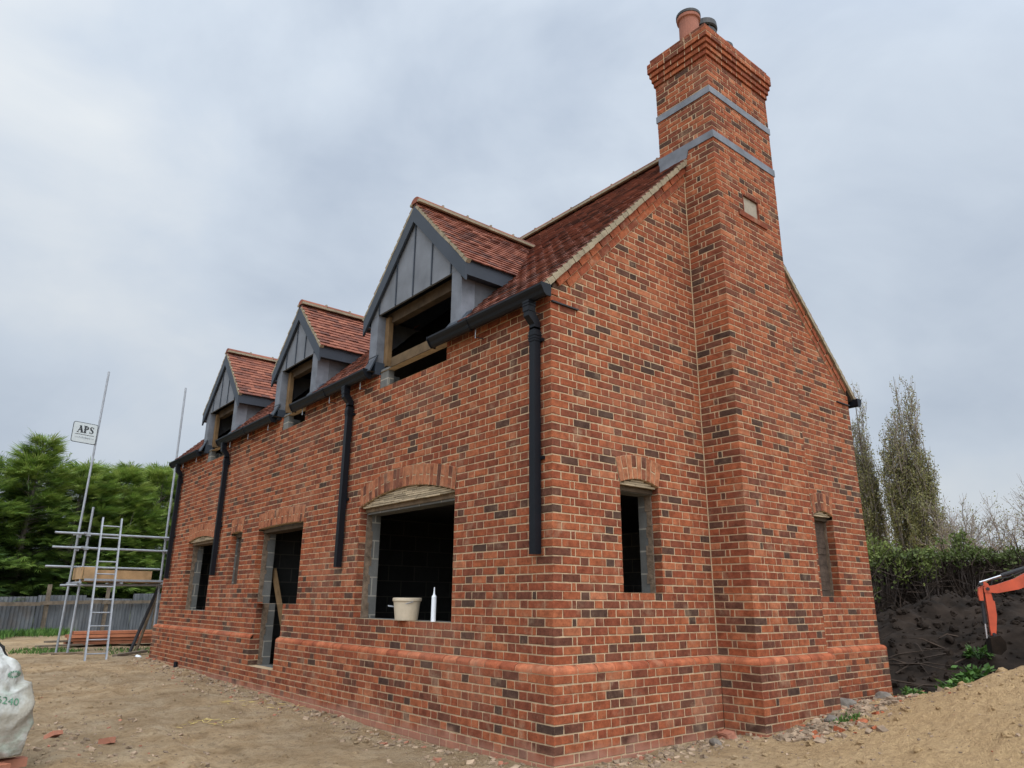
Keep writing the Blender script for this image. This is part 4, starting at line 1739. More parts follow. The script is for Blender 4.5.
CONS = [(-8.2, 21.5, 6.0, 2.2, 'dark green conifer beyond the left picture edge behind the fence'),
        (-5.6, 23.2, 5.9, 2.1, 'dark conifer cut by the left picture edge behind the fence'),
        (-3.3, 25.2, 5.5, 2.5, 'broad shadowed conifer next to the left picture edge behind the fence'),
        (-1.35, 26.2, 6.55, 1.75, 'tallest feathery-topped conifer left of the scaffold sign'),
        (.35, 27.6, 5.9, 2.4, 'conifer rising directly behind the scaffold sign pole foot'),
        (2.1, 28.6, 6.0, 2.4, 'bright green conifer behind the ladder and guard rails'),
        (3.8, 29.6, 6.4, 2.4, 'yellow-green conifer behind the bare right-hand scaffold pole'),
        (5.6, 31.0, 6.8, 2.4, 'conifer standing closest to the far house corner'),
        (7.8, 32.4, 7.8, 2.1, 'conifer hidden mostly by the left end of the house'),
        (-.6, 30.0, 6.5, 2.0, 'conifer in the second row showing its tip left of the scaffold sign'),
        (3.0, 33.0, 6.9, 2.4, 'conifer in the second row peeping over the bright green ones'),
        (-2.3, 27.9, 5.8, 2.5, 'conifer in the second row filling the gap left of the tallest feathery one'),
        (1.2, 30.2, 6.3, 2.5, 'conifer in the second row directly above the short scaffold pole'),
        (4.6, 33.5, 7.1, 2.6, 'conifer in the second row right behind the bare scaffold pole top')]
for k, (x, y, H, Rm, lab) in enumerate(CONS):
    conifer(x, y, H, Rm, lab, 100 + k, tint=[-.06, -.05, -.03, .02, .05, .10, .08, .04, .0, 0, .06, 0, .05, .05][k], bare=.10 if k not in (2, 3, 9) else .16)
rnd.seed(55)


# corrugated fence
fence = empty('corrugated_fence', (-1.7, 22.0, .12), 'low fence of weathered grey corrugated sheets behind the scaffold', 'fence')
FA, FB = Vector((-9.0, 17.5, 0)), Vector((4.6, 27.2, 0))
fd = (FB - FA).normalized()
fnrm = Vector((fd.y, -fd.x, 0))
tot = (FB - FA).length
s = 0.0
k = 0
while s < tot - .2:
    wd = rnd.uniform(1.6, 2.4)
    e = min(tot, s + wd)
    m = MB()
    hh = 1.10 + .30 * ((s / tot)) + rnd.uniform(-.13, .08)
    tilt = rnd.uniform(-.03, .03)
    n = int((e - s) / .019)
    vs = []
    for i in range(n + 1):
        u = s + (e - s) * i / n
        p = FA + fd * u + fnrm * (.018 * math.sin(u * 2 * math.pi / .146) + (.02 if k % 2 else 0))
        b = gz(p.x, p.y, False) - .05
        vs.append(p + Vector((0, 0, b)))
        vs.append(p + Vector((0, 0, b + hh + tilt * (u - s))))
    m.add([v - Vector((-1.7, 22.0, .12)) for v in vs], [(2 * i, 2 * i + 2, 2 * i + 3, 2 * i + 1) for i in range(n)])
    m.build('sheet_panel', M_CORR, fence)
    s = e
    k += 1
s = .5
while s < tot:
    p = FA + fd * s + fnrm * .10 - Vector((-1.7, 22.0, 0))
    m = MB()
    h = rnd.uniform(1.35, 1.75)
    m.obox(p + Vector((0, 0, h / 2)), fd * .045, fnrm * .045, (rnd.uniform(-.02, .02), 0, h / 2 + .1))
    m.build('post', M_FENCEW, fence)
    s += 2.45
s = .2
while s < tot - 1:
    m = MB()
    a = FA + fd * s + fnrm * .17 - Vector((-1.7, 22.0, 0))
    b = FA + fd * (s + 2.44) + fnrm * .17 - Vector((-1.7, 22.0, 0))
    m.beam(a + Vector((0, 0, .90 + .16 * s / tot)), b + Vector((0, 0, .92 + .16 * s / tot + rnd.uniform(-.03, .05))), .05, .11)
    s += 2.45
    m.build('rail', M_FENCEW, fence)

# grass strip by the fence and around the timber
mb = MB()


def tuft(x, y, h, n=9, sp=.06):
    z = top_z(x, y)
    for _ in range(n):
        p = Vector((x + rnd.gauss(0, sp), y + rnd.gauss(0, sp), z - .01))
        d = Vector((rnd.gauss(0, .4), rnd.gauss(0, .4), 1))
        leaf(mb, p, d, rv(), h * rnd.uniform(.6, 1.2), .018 + h * .05, 0, rnd.random())


for _ in range(420):
    u = rnd.uniform(.0, 7.4)
    p = FA + fd * (u + 3.4) + fnrm * abs(rnd.gauss(.25, .45))
    tuft(p.x, p.y, .25, 9, .1)
for _ in range(60):
    tuft(rnd.gauss(-1.5, .4), rnd.gauss(15.2, .4), .10, 8, .1)
for _ in range(50):
    tuft(rnd.uniform(-.6, .9), rnd.gauss(14.6, .5), .08, 6, .1)
for _ in range(60):
    tuft(rnd.gauss(5.9, .5), rnd.gauss(-.35, .25), .07, 7, .05)
for _ in range(40):
    tuft(rnd.gauss(2.95, .12), rnd.gauss(-.95, .08), .05, 5, .03)
tag(mb.build('grass', M_WEED), kind='stuff')


def weed(x, y, s, label, n=26):
    z = top_z(x, y)
    t = MB()
    for k in range(n):
        az = rnd.uniform(0, 6.28)
        o = Vector((math.cos(az), math.sin(az), 0))
        el = rnd.uniform(.3, 1.3)
        st = [o * (s * f * .6) + Vector((0, 0, s * el * f * (1 - .4 * f))) for f in (0, .5, 1)]
        t.tube(st, .004, 4, 1)
        for q in range(6):
            p = st[1].lerp(st[2], rnd.random()) + rv() * s * .1
            leaf(t, p, o + rv() * .8 + Vector((0, 0, .2)), Vector((0, 0, 1)) + rv() * .5, s * rnd.uniform(.25, .5), s * rnd.uniform(.14, .26), 0, rnd.random())
    ob = t.build('weed_plant', [M_WEED, M_WEED], None, loc=(0, 0, 0))
    ob.location = (x, y, z - .01)
    return tag(ob, label, 'plant', 'weeds along the foot of the soil mound')


weed(8.15, -.30, .34, 'lush broad-leaved weed clump on the bank directly below the digger arm')
weed(7.55, -.40, .30, 'middle leafy weed clump between sand bank and black soil')
weed(7.0, -.42, .26, 'weed clump on the bank nearest the house corner')
weed(8.9, -.15, .26, 'right-most weed clump half hidden behind the sand bank')
weed(6.0, -.30, .15, 'small low weed at the right-hand foot of the gable plinth')


# ------------------------------------------------------------------ hedge on the right
def hedge():
    t0 = Vector((CAMP.x, CAMP.y, 0)) + MU * 23.0
    t = empty('hedge', t0, 'long dark hedge of brushwood with a green top behind the soil mound', 'hedge')
    br = MB()
    lf = MB()
    for k in range(9000):
        b = rnd.uniform(-11, 13)
        a = rnd.gauss(0, .55)
        h = 2.38 + .16 * nz(b * .6, 0, 4)
        z = rnd.uniform(0, h * .96)
        p = MU * a + MV * b + Vector((0, 0, z))
        d = Vector((rnd.gauss(0, .5), rnd.gauss(0, .5), rnd.uniform(-.2, 1))) - MU * rnd.uniform(0, .6)
        q = p + d.normalized() * rnd.uniform(.4, 1.0)
        br.tube([p, p.lerp(q, .5) + rv() * .05, q], [.016, .011, .005], 3, 0, rnd.random(), cap=False)
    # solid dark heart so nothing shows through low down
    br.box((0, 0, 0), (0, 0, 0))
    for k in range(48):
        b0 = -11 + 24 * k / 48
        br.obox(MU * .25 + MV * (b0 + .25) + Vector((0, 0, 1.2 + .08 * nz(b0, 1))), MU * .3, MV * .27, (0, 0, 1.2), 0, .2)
    for k in range(26000):
        b = rnd.uniform(-11, 13)
        h = 2.38 + .36 * nz(b * .5, 0, 4) + .26 * nz(b * 1.7, 0, 6)
        f = abs(rnd.gauss(0, .13))
        if nz(b * .9, f * 3, 9) < -.28 and f > .1:
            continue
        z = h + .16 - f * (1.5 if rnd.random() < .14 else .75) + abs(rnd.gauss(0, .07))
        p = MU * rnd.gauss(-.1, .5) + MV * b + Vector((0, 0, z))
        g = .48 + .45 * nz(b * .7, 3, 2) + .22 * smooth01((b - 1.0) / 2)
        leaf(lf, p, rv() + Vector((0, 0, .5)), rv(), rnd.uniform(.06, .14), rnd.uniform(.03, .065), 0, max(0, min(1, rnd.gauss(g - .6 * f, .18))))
    for k in range(700):   # ivy patches hanging lower
        b = rnd.choice((-2.6, 1.5, -6.5)) + rnd.gauss(0, .5)
        p = MU * rnd.gauss(-.75, .15) + MV * b + Vector((0, 0, rnd.gauss(1.85, .3)))
        leaf(lf, p, rv(), rv() - MU, rnd.uniform(.08, .16), rnd.uniform(.06, .1), 0, rnd.uniform(.2, .9))
    br.build('brushwood', M_BRUSH, t)
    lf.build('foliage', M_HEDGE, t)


hedge()

# cut branches lying on the soil in front
mb = MB()
for k in range(170):
    a, b = rnd.gauss(-3.2, .6), rnd.gauss(2.4, 1.2)
    p = MC + MU * a + MV * b
    z = top_z(p.x, p.y)
    d = (MV * rnd.uniform(-1, 1) - MU * rnd.uniform(-.3, .6)).normalized()
    l = rnd.uniform(.3, 1.1)
    q = p + d * l
    q.z = top_z(q.x, q.y) + rnd.uniform(.0, .12)
    mb.tube([Vector((p.x, p.y, z + .03)), (Vector((p.x, p.y, z + .03)) + q) / 2 + Vector((0, 0, rnd.uniform(0, .08))), q], [.014, .01, .004], 4, 0, rnd.random(), cap=False)
tag(mb.build('cut_branches', M_BRUSH), kind='stuff')


# ------------------------------------------------------------------ poplars and bare trees
def poplar(t, H, Wd, nl, leafden, stem=.3, base=.0, tm=None, seed=1, lm=M_POPLEAF):
    rnd.seed(seed)
    x, y = t.location.x, t.location.y
    tr, lf = MB(), MB()
    tr.tube([(0, 0, -.2), (0.02, 0, H * .12), (.0, .05, H * .35), (0, 0, H * .7), (0, 0, H)], [stem, stem * .75, stem * .38, .05, .010], 7)
    for i in range(nl):
        f = (i + .5) / nl
        z0 = H * (.03 + .60 * f * rnd.uniform(.7, 1.1))
        az = i * 2.399 + rnd.uniform(-.4, .4)
        o = Vector((math.cos(az), math.sin(az), 0))
        top = min(H * .97, z0 + H * rnd.uniform(.34, .58) * (1 - .25 * f))
        wr = Wd * rnd.uniform(.55, 1.0) * (1 - .45 * f)
        pts = []
        for k in range(8):
            s = k / 7
            pts.append(o * wr * (1 - (1 - s) ** 2.0) * (1 - .55 * s * s) + Vector((0, 0, z0 + (top - z0) * s)) + rv() * .05)
        tr.tube(pts, [max(.014, .09 * (1 - s / 7.5) * (1.2 - f)) for s in range(8)], 5, 0, rnd.random())
        nt = int(20 + 19 * (top - z0) / 5)
        for k in range(nt):
            s = .08 + .92 * rnd.random()
            j = min(6, int(s * 7))
            p = pts[j].lerp(pts[j + 1], s * 7 - j)
            a2 = rnd.uniform(0, 6.28)
            d = Vector((math.cos(a2) * .28, math.sin(a2) * .28, 1))
            l = rnd.uniform(.6, 1.5) * (1.1 - .5 * s)
            q = p + d.normalized() * l + Vector((math.cos(a2), math.sin(a2), 0)) * .10
            tr.tube([p, p.lerp(q, .5) + Vector((math.cos(a2), math.sin(a2), 0)) * .12, q], [.015, .011, .006], 3, 1, rnd.random(), cap=False)
            nq = int(leafden * max(0.10, 1.2 - 1.6 * p.z / H) * rnd.uniform(.4, 1.6))
            for w in range(nq):
                pp = p.lerp(q, rnd.random()) + rv() * .16
                leaf(lf, pp, rv(), rv(), rnd.uniform(.08, .15), rnd.uniform(.05, .09), 0, max(0, min(1, rnd.gauss(.45, .22))))
    tr.build('trunk', [M_BARK, M_TWIG if tm is None else tm], t)
    lf.build('crown', lm, t)


P1 = empty('poplar_tree', (37.8, 11.8, .2), 'wide half-bare poplar with upright branches, the right-hand of the pair behind the hedge', 'tree', 'poplars behind the hedge')
poplar(P1, 13.7, 2.5, 40, 62, .34, tm=M_PALE_TWIG, seed=11)
P2 = empty('poplar_tree', (37.85, 14.2, .2), 'narrower half-bare poplar next to the house corner, the left-hand of the pair behind the hedge', 'tree', 'poplars behind the hedge')
poplar(P2, 13.8, 1.0, 24, 52, .36, tm=M_PALE_TWIG, seed=12)
P3 = empty('willow_tree', (44, 16.6, .2), 'pale thin bare tree seen in the gap between the two poplars', 'tree')
poplar(P3, 9.0, 2.2, 26, 2, .2, tm=M_PALE_TWIG, seed=13)


def bare_tree(x, y, H, label, seed, spread=.55, lm=.0):
    rnd.seed(seed)
    t = empty('bare_tree', (x, y, gz(x, y, False)), label, 'tree', 'bare trees beyond the hedge')
    tr, lf = MB(), MB()

    def grow(p, d, l, r, lev):
        n = 4
        pts = [p]
        for k in range(n):
            d = (d + rv() * .16 + Vector((0, 0, .05))).normalized()
            pts.append(pts[-1] + d * l / n)
        tr.tube(pts, [r * (1 - .45 * k / n) for k in range(n + 1)], 5 if lev < 2 else 3, 0 if lev < 2 else 1, rnd.random(), cap=False)
        if lev >= 5:
            if rnd.random() < lm:
                for w in range(3):
                    leaf(lf, pts[-1] + rv() * .2, rv(), rv(), .09, .06, 0, rnd.random())
            return
        for k in range(4 if lev < 2 else 3):
            i = rnd.randint(1, n)
            dd = (d + rv() * (spread + .1 * lev)).normalized()
            grow(pts[i], dd, l * rnd.uniform(.55, .8), max(.008, r * .55), lev + 1)
        grow(pts[-1], d, l * .72, max(.008, r * .6), lev + 1)

    grow(Vector((0, 0, -.1)), Vector((0, 0, 1)), H * .34, H * .017, 0)
    tr.build('trunk', [M_BARK, M_PALE_TWIG], t)
    if lf.v:
        lf.build('crown', M_POPLEAF, t)


bare_tree(37.5, 5.2, 7.6, 'rounded bare brown tree at the right picture edge beyond the hedge', 31, .6, .3)
bare_tree(40.0, 2.6, 9.4, 'taller bare tree cut by the right picture edge beyond the hedge', 32, .55, .1)
bare_tree(36.5, 7.4, 7.0, 'low brown scrubby tree left of the rounded bare tree', 33, .8, .3)
bare_tree(36.0, 9.3, 6.6, 'thin bare sapling just right of the wide poplar', 34, .6, .2)
rnd.seed(77)
# leafy shrubs rising out of the hedge
def hedge_shrub(x, y, h, wd, n, lab, lo, hi):
    t = empty('shrub', (x, y, .2), lab, 'shrub')
    m, l = MB(), MB()
    for k in range(n):
        az = rnd.uniform(0, 6.28)
        e = rnd.uniform(.1, 1) * wd
        q = Vector((math.cos(az) * e, math.sin(az) * e, h * rnd.uniform(.80, 1.0) * (1 - .16 * e / wd)))
        m.tube([(0, 0, 0), q * .6 + rv() * .15, q], [.02, .014, .006], 4)
        for w in range(30):
            leaf(l, (q * .80).lerp(q, rnd.random() ** .7) + rv() * .11, rv(), rv(), rnd.uniform(.07, .15), rnd.uniform(.035, .065), 0, rnd.uniform(lo, hi))
    m.build('stems', M_TWIG, t)
    l.build('foliage', M_SHRUB if lo > .5 else M_HEDGE, t)


hedge_shrub(16.35, 4.55, 3.0, .9, 60, 'bright green bushy shrub in the hedge next to the house corner', .55, 1.0)
hedge_shrub(16.75, 3.45, 2.8, .6, 30, 'bright green shrub in the hedge below the wide poplar', .55, 1.0)
hedge_shrub(17.3, 2.75, 3.3, .55, 26, 'tall pale green sprig standing up from the hedge right of the wide poplar', .45, .95)
hedge_shrub(17.9, 1.1, 2.85, .9, 34, 'dull brownish shrub in the hedge above the digger arm', .0, .5)

# far hedgerow so the horizon is closed
mb = MB()
for k in range(9000):
    a = rnd.uniform(-.35, 2.1)
    rr = rnd.uniform(118, 124)
    p = Vector((CAMP.x + rr * math.sin(a), CAMP.y + rr * math.cos(a), rnd.uniform(-.5, 4.2) + 1.5 * nz(a * 14, 0)))
    leaf(mb, p, rv(), rv(), rnd.uniform(.8, 1.8), rnd.uniform(.5, 1.1), 0, rnd.uniform(0, .8))
tag(mb.build('distant_hedgerow', M_POPLEAF), kind='stuff')

# ------------------------------------------------------------------ scaffold
SC = empty('scaffolding', (-.4, 14.3, .1), 'small tube scaffold tower with a boarded lift at the far end of the house', 'scaffolding')
off = Vector((-.4, 14.3, .1))


def sp(name, mbx, mats, parent=SC):
    mbx.v = [tuple(Vector(v) - off) for v in mbx.v]
    return mbx.build(name, mats, parent)


def tubepart(p, q, name='pole', r=.0242):
    m = MB()
    m.tube([p, q], r, 10)
    return sp(name, m, M_STEEL)


tubepart((-1.40, 14.62, .1), (-1.345, 14.62, 6.64))            # tall standard with the sign
tubepart((-1.28, 14.0, .1), (-1.27, 14.0, 3.27))               # short standard
tubepart((.40, 14.05, .1), (.33, 14.05, 6.42))                 # tall right standard
tubepart((.98, 14.0, .1), (.98, 14.0, 5.78))                   # tip shows over the gutter
for z in (2.655, 2.345):
    tubepart((-1.93, 13.95, z + .01), (.56, 13.95, z + .02), 'guard_rail')
for z in (2.70, 2.39):
    tubepart((-1.36, 13.85, z - .02), (-1.36, 15.3, z + .03), 'guard_rail')
tubepart((-1.9, 14.7, 1.97), (.5, 14.7, 1.97), 'guard_rail')
tubepart((-1.55, 13.98, 1.56), (.56, 13.98, 1.60), 'ledger')
tubepart((-1.55, 14.66, 1.56), (.56, 14.66, 1.60), 'ledger')
for x in (-1.32, -.5, .36):
    tubepart((x, 13.7, 1.615), (x, 15.3, 1.615), 'transom')
for k, yy in enumerate((13.82, 14.06, 14.30, 14.54, 14.78)):
    m = MB()
    m.box((-1.22, yy, 1.645), (.42, yy + .225, 1.683))
    sp('scaffold_board', m, M_BOARD)
m = MB()
m.box((-1.24, 13.76, 1.655), (.42, 13.80, 1.70))
sp('edge_beam', m, M_STEEL)
m = MB()
m.box((-.92, 14.95, 1.69), (.40, 14.99, 1.93))
sp('toe_board', m, M_BOARD)
m = MB()
m.box((-1.30, 13.9, 1.69), (-1.262, 14.9, 1.95))
m.box((-1.258, 13.84, 1.69), (-1.05, 13.87, 1.95))
sp('toe_board', m, M_BOARD)
for p in ((-1.36, 14.62, 2.66), (-1.36, 14.62, 2.36), (-1.28, 13.97, 2.66), (-1.28, 13.97, 2.36), (.38, 14.0, 2.66), (.38, 14.0, 2.36), (-1.30, 14.0, 1.58), (.39, 14.0, 1.58)):
    m = MB()
    m.obox(p, (.045, 0, 0), (0, .04, 0), (0, 0, .04))
    sp('coupler', m, M_STEEL)
for x, y in ((-1.40, 14.62), (-1.28, 14.0)):
    m = MB()
    z = gz(x, y)
    m.box((x - .28, y - .14, z - .02), (x + .28, y + .14, z + .035))
    sp('sole_board', m, M_DIRTW)

# ladder
LA = empty('ladder', (-1.04, 12.35, .09), 'thin aluminium ladder leaning against the scaffold lift', 'ladder')
for sx in (-.19, .19):
    m = MB()
    m.beam((sx, -.02, -.05), (sx + .12, 1.25, 2.92), .03, .062, up=(0, 1, 0))
    m.build('stile', M_STEEL, LA)
for k in range(11):
    f = (k + .7) / 11.4
    m = MB()
    m.tube([(-.19 + .12 * f, -.02 + 1.27 * f, -.05 + 2.97 * f), (.19 + .12 * f, -.02 + 1.27 * f, -.05 + 2.97 * f)], .014, 8)
    m.build('rung', M_STEEL, LA)

# sign on the tall pole
SG = empty('sign_board', (-1.63, 14.57, 5.04), 'small white APS sign clamped to the tallest scaffold pole', 'sign')
gx = Vector((1, 0, -.02)).normalized()


def rrect(w, h, r, n=6):
    pts = []
    for cx, cy, a0 in ((w - r, h - r, 0), (-w + r, h - r, 90), (-w + r, -h + r, 180), (w - r, -h + r, 270)):
        for k in range(n + 1):
            a = R(a0 + 90 * k / n)
            pts.append((cx + r * math.cos(a), cy + r * math.sin(a)))
    return pts


def plate(pts, y, th, skew=-.06):
    return [(x, y, z + skew * x) for x, z in pts], (0, th, 0)


m = MB()
m.prism(*plate(rrect(.262, .245, .05), 0, .012))
m.build('border', M_SIGNK, SG)
m = MB()
m.prism(*plate(rrect(.248, .231, .04), -.003, .004))
m.build('face', M_SIGN, SG)
lt = MB()


def poly(pts):
    lt.prism([(x, -.0075, z - .06 * x) for x, z in pts], (0, .004, 0))


# serif capitals A P S, drawn as strokes
def bar(x0, z0, x1, z1, w):
    poly([(x0 - w / 2, z0), (x0 + w / 2, z0), (x1 + w / 2, z1), (x1 - w / 2, z1)])


zl, zh = .005, .165
bar(-.150, zl, -.092, zh, .014)
bar(-.060, zl, -.105, zh, .042)
poly([(-.135, .05), (-.07, .05), (-.074, .064), (-.131, .064)])
poly([(-.172, zl - .008), (-.128, zl - .008), (-.128, zl + .004), (-.172, zl + .004)])
poly([(-.094, zl - .008), (-.026, zl - .008), (-.026, zl + .004), (-.094, zl + .004)])
bar(-.0, zl, -.0, zh, .042)
poly([(-.034, zl - .008), (.034, zl - .008), (.034, zl + .004), (-.034, zl + .004)])
poly([(-.034, zh - .006), (.03, zh - .006), (.03, zh + .006), (-.034, zh + .006)])


def stroke(pts, ws):
    for (a, b), (w0, w1) in zip(zip(pts, pts[1:]), zip(ws, ws[1:])):
        d = Vector((b[0] - a[0], b[1] - a[1], 0)).normalized()
        n = Vector((-d.y, d.x, 0))
        poly([(a[0] + n.x * w0 / 2, a[1] + n.y * w0 / 2), (a[0] - n.x * w0 / 2, a[1] - n.y * w0 / 2), (b[0] - n.x * w1 / 2, b[1] - n.y * w1 / 2), (b[0] + n.x * w1 / 2, b[1] + n.y * w1 / 2)])


pb = [(.018 + .040 * math.sin(t), .122 + .037 * math.cos(t)) for t in [math.pi * k / 10 for k in range(11)]]
stroke(pb, [.010 + .024 * math.sin(math.pi * k / 10) for k in range(11)])
sp_ = [(.170, .140), (.158, .156), (.135, .160), (.112, .148), (.108, .122), (.125, .100), (.148, .080), (.166, .058), (.164, .030), (.144, .012), (.118, .012), (.102, .030)]
stroke(sp_, [.012, .012, .014, .024, .03, .036, .038, .034, .028, .014, .012, .012])
poly([(.164, .118), (.174, .118), (.176, .168), (.166, .160)])
poly([(.096, .05), (.106, .05), (.106, .004), (.096, .004)])
lt.build('lettering', M_SIGNK, SG)
lt = MB()
poly([(-.2, -.048), (.2, -.048), (.2, -.040), (-.2, -.040)])
lt.build('rule_line', M_SIGNK, SG)
lt = MB()
xx = -.185
while xx < .185:
    w = rnd.uniform(.010, .018)
    hh = rnd.choice((.03, .03, .042))
    poly([(xx, -.135), (xx + w * .4, -.135), (xx + w * .4, -.135 + hh), (xx, -.135 + hh)])
    poly([(xx + w * .4, -.135 + hh * rnd.choice((0, .4, .8))), (xx + w, -.135 + hh * .5), (xx + w, -.135 + hh * .7), (xx + w * .4, -.135 + hh)])
    xx += w + rnd.choice((.004, .005, .006, .016))
lt.build('small_print', simple('faded_print', (.22, .24, .26), .6), SG)

# stack of timber behind the scaffold, each board countable
n = 0
for k in range(4):
    for q in range(4 if k < 3 else 2):
        x0 = -.75 + rnd.uniform(-.25, .12)
        m = MB()
        yy = 16.75 + q * .20 + rnd.uniform(-.02, .02)
        zz = gz(0, 17, False) + .05 + k * .082
        m.obox((.55 + rnd.uniform(-.1, .1), yy, zz + .038), (1.35, rnd.uniform(-.04, .04), .0), (0, .092, 0), (0, 0, .034), 0, rnd.random())
        o = m.build('timber_plank', M_REDWOOD)
        tag(o, 'red-brown timber plank in the low stack between scaffold and fence', 'plank', 'stacked red-brown timber planks')
for k, (x0, y0, x1, y1, z) in enumerate(((-1.55, 16.4, -.55, 16.75, .15), (-1.35, 16.65, -.45, 16.95, .235))):
    m = MB()
    m.beam((x0, y0, z + .03), (x1, y1, z + .03), .16, .04)
    tag(m.build('timber_plank', M_FENCEW), ('weathered grey plank on the ground at the left end of the red timber stack', 'grey plank lying on top at the left end of the red timber stack')[k], 'plank')
m = MB()
m.beam((-.62, 12.75, .15), (.20, 13.70, .16), .10, .05)
tag(m.build('timber_batten', M_FENCEW), 'grey batten lying on the ground by the far house corner', 'batten')
m = MB()
m.beam((.20, 14.55, .10), (.62, 15.0, 1.55), .05, .05)
tag(m.build('timber_batten', M_DIRTW), 'dark batten leaning under the scaffold lift by the house corner', 'batten')
m = MB()
m.beam((.02, 14.3, .12), (.55, 14.7, 1.62), .05, .05)
tag(m.build('timber_batten', M_SLATE), 'black batten propped beneath the scaffold boards beside the brown one', 'batten')
import bmesh
bm = bmesh.new()
bmesh.ops.create_icosphere(bm, subdivisions=3, radius=.055)
for v in bm.verts:
    f = 1 + .5 * nz(v.co.x * 14, v.co.y * 14, v.co.z * 14)
    v.co = Vector((v.co.x * f * 1.1, v.co.y * f, max(-.03, v.co.z * f * .7)))
me = bpy.data.meshes.new('plastic_scrap')
bm.to_mesh(me)
bm.free()
me.materials.append(M_WHITEP)
o = bpy.data.objects.new('plastic_scrap', me)
COL.objects.link(o)
o.location = (-.22, 12.55, .13)
tag(o, 'crumpled white plastic scrap beside the far end of the plinth', 'scrap')

# ------------------------------------------------------------------ bulk bag bottom left
BG = empty('bulk_bag', (-3.75, 3.02, .08), 'slumped white woven builder bag with green print at the left picture edge', 'bag')
bm = bmesh.new()
bmesh.ops.create_cube(bm, size=1)
bmesh.ops.subdivide_edges(bm, edges=list(bm.edges), cuts=30, use_grid_fill=True)
rotb = Matrix.Rotation(R(18), 3, 'Z')
for v in bm.verts:
    u = v.co * 2
    f = (u.z + 1) / 2
    # rounded square section
    q = max(abs(u.x), abs(u.y))
    e = (abs(u.x) ** 4 + abs(u.y) ** 4) ** .25 if q > 0 else 1
    k = q / e if e > 0 else 1
    x, y = u.x * k, u.y * k
    wdt = .375 + .04 * math.sin(f * math.pi * .9)
    z = f * .80
    top = smooth01((f - .62) / .38)
    # gathered peak towards the camera-right side of the top
    px, py = .20, -.18
    if u.z > .999:
        rr = min(1, math.hypot(u.x, u.y))
        z = .52 + .40 * (1 - rr) ** .9
        x, y = u.x * k + px * (1 - rr), u.y * k + py * (1 - rr)
    else:
        z = f * .52
    P = Vector((x * wdt, y * wdt, z))
    d = Vector((P.x, P.y, 0))
    fold = .05 * nz(P.x * 4.5, P.y * 4.5, P.z * 3.5 + 4) - .085 * abs(nz(P.x * 6, P.y * 6, P.z * 5)) - .05 * abs(nz(P.x * 4, P.y * 4, P.z * 4 + 7)) + .04
    if d.length > .05:
        P += d.normalized() * fold
    P.z += .05 * nz(P.x * 4, P.y * 4, 9) * f
    v.co = rotb @ P
me = bpy.data.meshes.new('bag_body')
bm.to_mesh(me)
bag_bvh = BVHTree.FromBMesh(bm)
bm.free()
me.materials.append(M_BAG)
me.polygons.foreach_set('use_smooth', [True] * len(me.polygons))
o = bpy.data.objects.new('bag_body', me)
COL.objects.link(o)
o.parent = BG
# printed number, wrapped on the bag
view = Vector((.12, .98, -.06)).normalized()
rgt = Vector((view.y, -view.x, 0)).normalized()


def text_mesh(body, size):
    cu = bpy.data.curves.new('t', 'FONT')
    cu.body = body
    cu.size = size
    cu.align_x = 'LEFT'
    to = bpy.data.objects.new('t', cu)
    COL.objects.link(to)
    dg = bpy.context.evaluated_depsgraph_get()
    dg.update()
    me = bpy.data.meshes.new_from_object(to.evaluated_get(dg))
    bpy.data.objects.remove(to)
    return me


tm = text_mesh('6240', .078)
bm = bmesh.new()
bm.from_mesh(tm)
bmesh.ops.triangulate(bm, faces=bm.faces)
bmesh.ops.subdivide_edges(bm, edges=list(bm.edges), cuts=2)
org = rgt * .215 - view * 1.5 + Vector((0, 0, .40))
ok = True
for v in bm.verts:
    p = org + rgt * v.co.x + Vector((0, 0, v.co.y * .95 - .25 * v.co.x))
    hit = bag_bvh.ray_cast(p, view)
    v.co = (hit[0] - view * .006) if hit[0] is not None else p + view * 1.2
bm.to_mesh(tm)
bm.free()
tm.materials.clear()
tm.materials.append(M_GREENPRINT)
o = bpy.data.objects.new('printed_number', tm)
COL.objects.link(o)
o.parent = BG
# green logo blob near the top right
lm = MB()
for k in range(14):
    a = 2 * math.pi * k / 14
    pts = []
    for rr, aa in ((.02, a), (.055, a - .16), (.058, a + .16)):
        p = rgt * (.30 + rr * math.cos(aa) * .8) - view * 1.5 + Vector((0, 0, .60 + rr * math.sin(aa) * .5))
        hit = bag_bvh.ray_cast(p, view)
        if hit[0] is not None:
            pts.append(hit[0] - view * .006)
    if len(pts) == 3:
        lm.add(pts, [(0, 1, 2)])
if lm.v:
    lm.build('printed_mark', M_GREENPRINT, BG)

# bricks under the bag
for k, (x, y, a) in enumerate(((-3.52, 2.62, .5), (-3.38, 2.86, .2), (-3.72, 2.5, .65), (-3.95, 2.72, .3))):
    m = MB()
    c = Vector((x, y, gz(x, y) + .045))
    m.obox(c, Vector((math.cos(a), math.sin(a), 0)) * .108, Vector((-math.sin(a), math.cos(a), 0)) * .052, (0, 0, .034), 0, .5)
    tag(m.build('loose_brick', M_REDBRICK), 'loose red brick lying under the front edge of the white bag', 'brick', 'bricks under the bag')
for k, (x, y, a, lab) in enumerate(((-2.92, 4.0, .4, 'broken brick lying right of the white bag, nearest to it'), (-2.55, 3.45, 1.2, 'thin brick chip lying alone on the earth right of the white bag'))):
    m = MB()
    stone(m, (x, y, gz(x, y) + .03), .075, 0, .4)
    tag(fix_normals(m.build('broken_brick', M_REDBRICK)), lab, 'brick')

